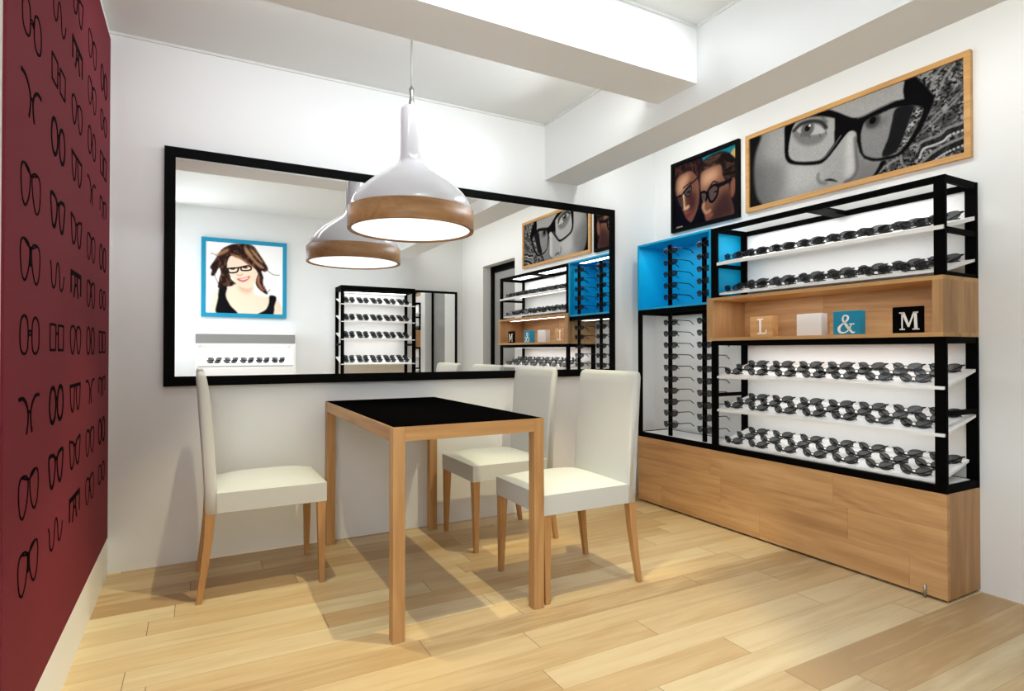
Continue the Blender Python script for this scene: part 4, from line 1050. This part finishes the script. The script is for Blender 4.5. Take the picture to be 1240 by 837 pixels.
# ================================================================ wall behind the viewer: low display case, black rack, slim mirror
FX0, FX1, FY = -0.010, 0.920, -0.085
dc = thing('display_case', 'white eyewear display case with speckled glass top below the smiling portrait', 'display case', ((FX0 + FX1) / 2, (YF + FY) / 2, 0))
def dd(mb, name, mat=SHELFW, **k): return under(dc, mb.build(name, mat, None, **k))
dd(MB().box(FX0, FX0 + 0.025, YF + 0.001, FY, 0, 1.095), 'side_panel'); dd(MB().box(FX1 - 0.025, FX1, YF + 0.001, FY, 0, 1.095), 'side_panel')
dd(MB().box(FX0 + 0.025, FX1 - 0.025, YF + 0.001, YF + 0.016, 0.05, 1.075), 'back_panel', PANELW)
dd(MB().box(FX0 + 0.025, FX1 - 0.025, YF + 0.016, FY, 1.075, 1.095), 'top_panel')
dd(MB().box(FX0 + 0.025, FX1 - 0.025, FY - 0.018, FY, 0.0, 0.862), 'front_panel')
dd(MB().prism([(YF + 0.016, 0.933), (FY - 0.002, 0.868), (FY - 0.002, 0.880), (YF + 0.016, 0.945)], lambda u, v, t: (t, u, v), FX0 + 0.025, FX1 - 0.025), 'shelf')
dd(MB().box(FX0 + 0.004, FX1 - 0.004, YF + 0.004, FY - 0.004, 1.0952, 1.188), 'glass_case', FROST)
dd(MB().box(FX0, FX1, YF + 0.001, FY, 1.188, 1.206), 'lid')
for r, (ry, dz) in enumerate(((-0.125, 0.8932), (-0.195, 0.9146))):
    for i in range(5):
        put('f', (0.155 + i * 0.150 + r * 0.012, ry, dz), PI, 'folded glasses, %s from left, %s row inside the white display case' % (ORD[i], ('front', 'rear')[r]),
            'glasses in the white display case', math.atan(0.065 / 0.213))

KX0, KX1, KY, KT = 1.375, 2.215, -0.020, 1.735
r2 = thing('display_rack', 'free-standing black metal eyewear rack with white shelves, seen in the mirror', 'display rack', ((KX0 + KX1) / 2, (YF + KY) / 2, 0))
def kk(mb, name, mat=BLACK, **k): return under(r2, mb.build(name, mat, None, **k))
w = 0.036
for x in (KX0, KX1 - w):
    for y in (KY - 0.014, YF + 0.001): kk(MB().box(x, x + w, y, y + 0.014, 0, KT), 'post')
for y in (KY - 0.014, YF + 0.001):
    for z0, z1 in ((KT - 0.05, KT), (0.05, 0.09)): kk(MB().box(KX0 + w, KX1 - w, y, y + 0.014, z0, z1), 'rail')
for x in (KX0 + 0.002, KX1 - 0.032):
    for z0, z1 in ((KT - 0.05, KT), (1.08, 1.105), (0.05, 0.09)): kk(MB().box(x, x + 0.030, YF + 0.015, KY - 0.014, z0, z1), 'side_rail')
kk(MB().box(KX0 + w, KX1 - w, YF + 0.001, YF + 0.007, 0.09, KT - 0.05), 'back_panel', PANELW)
for zi, zf in enumerate((1.535, 1.345, 1.150, 0.880)):
    kk(MB().prism([(YF + 0.016, zf + 0.065), (KY + 0.004, zf - 0.010), (KY + 0.004, zf), (YF + 0.016, zf + 0.075)], lambda u, v, t: (t, u, v), KX0 + 0.004, KX1 - 0.004), 'shelf', SHELFW)
    for r, ry in enumerate((-0.055, -0.135, -0.215)):
        zz = zf + 0.075 * (KY + 0.004 - ry) / (KY + 0.004 - YF - 0.016) + 0.0012
        for i in range(5):
            put('f', (1.475 + i * 0.155 + r * 0.012, ry, zz), PI, 'folded glasses, %s from left, %s row, %s shelf of the free-standing rack' % (ORD[i], ('front', 'middle', 'rear')[r], ('top', 'second', 'third', 'fourth')[zi]),
                'glasses on the free-standing rack', math.atan(0.075 / 0.284))
sm_ = thing('wall_mirror', 'slim black-framed mirror beside the free-standing rack', 'mirror', (2.57, YF, 0.2))
fn = lambda u, v, t: (u, t, v)
under(sm_, frame_ring(2.29, 2.855, 0.25, 1.752, 0.026, fn, YF + 0.0005, YF + 0.022).build('mirror_frame', FRAMEBLK, None))
under(sm_, MB().box(2.31, 2.835, YF + 0.001, YF + 0.012, 0.27, 1.732).build('mirror_glass', MIRROR, None))

# ================================================================ lights
def lamp(kind, name, loc, e, col=(1, 1, 1), rot=(0, 0, 0), **k):
    l = bpy.data.lights.new(name, kind); l.energy = e; l.color = col
    for a, b in k.items(): setattr(l, a, b)
    o = bpy.data.objects.new(name, l); o.location = loc; o.rotation_euler = rot; COL.objects.link(o); return o
def aim(o, t): o.rotation_euler = (Vector(t) - o.location).to_track_quat('-Z', 'Y').to_euler()
for p, t, e, cc, cone in SPOTS:
    o = lamp('SPOT', 'ceiling_spot', p, e, cc, spot_size=cone, spot_blend=0.35, shadow_soft_size=0.012); aim(o, t)
# bay led strips, plus strips added under shelves and in the viewer-side units
def strip(loc, sx, sy, e, col=(1, 1, 1), rot=(0, 0, 0)):
    o = lamp('AREA', 'led_and_fill_strip', loc, e, col, rot, shape='RECTANGLE', size=sx, size_y=sy); return o
for l in LEDS_AND_FILL: strip(*l)
for l in FILLS: lamp(*l[0], **l[1])

wd = bpy.data.worlds.new('world'); SC.world = wd; wd.use_nodes = True
wd.node_tree.nodes['Background'].inputs[0].default_value = (0.9, 0.95, 1.0, 1); wd.node_tree.nodes['Background'].inputs[1].default_value = 0.5

# ================================================================ camera
cam = bpy.data.cameras.new('camera'); co = bpy.data.objects.new('camera', cam); COL.objects.link(co)
cam.sensor_fit = 'HORIZONTAL'; cam.sensor_width = 36.0; cam.lens = 36.0 * 707.15 / 1240.0
cam.clip_start = 0.02
co.location = (0, 0, 1.02); co.rotation_euler = (PI / 2 + 0.0093, 0.0, -0.4956)
SC.camera = co
vs = SC.view_settings; vs.view_transform = 'Standard'; vs.look = 'None'; vs.exposure = EXPO; vs.gamma = 1.0; vs.use_curve_mapping = False
SC.cycles.max_bounces = 10; SC.cycles.glossy_bounces = 6; SC.cycles.transparent_max_bounces = 24; SC.cycles.diffuse_bounces = 6
SC.cycles.use_adaptive_sampling = False
SC.cycles.sample_clamp_indirect = 8.0
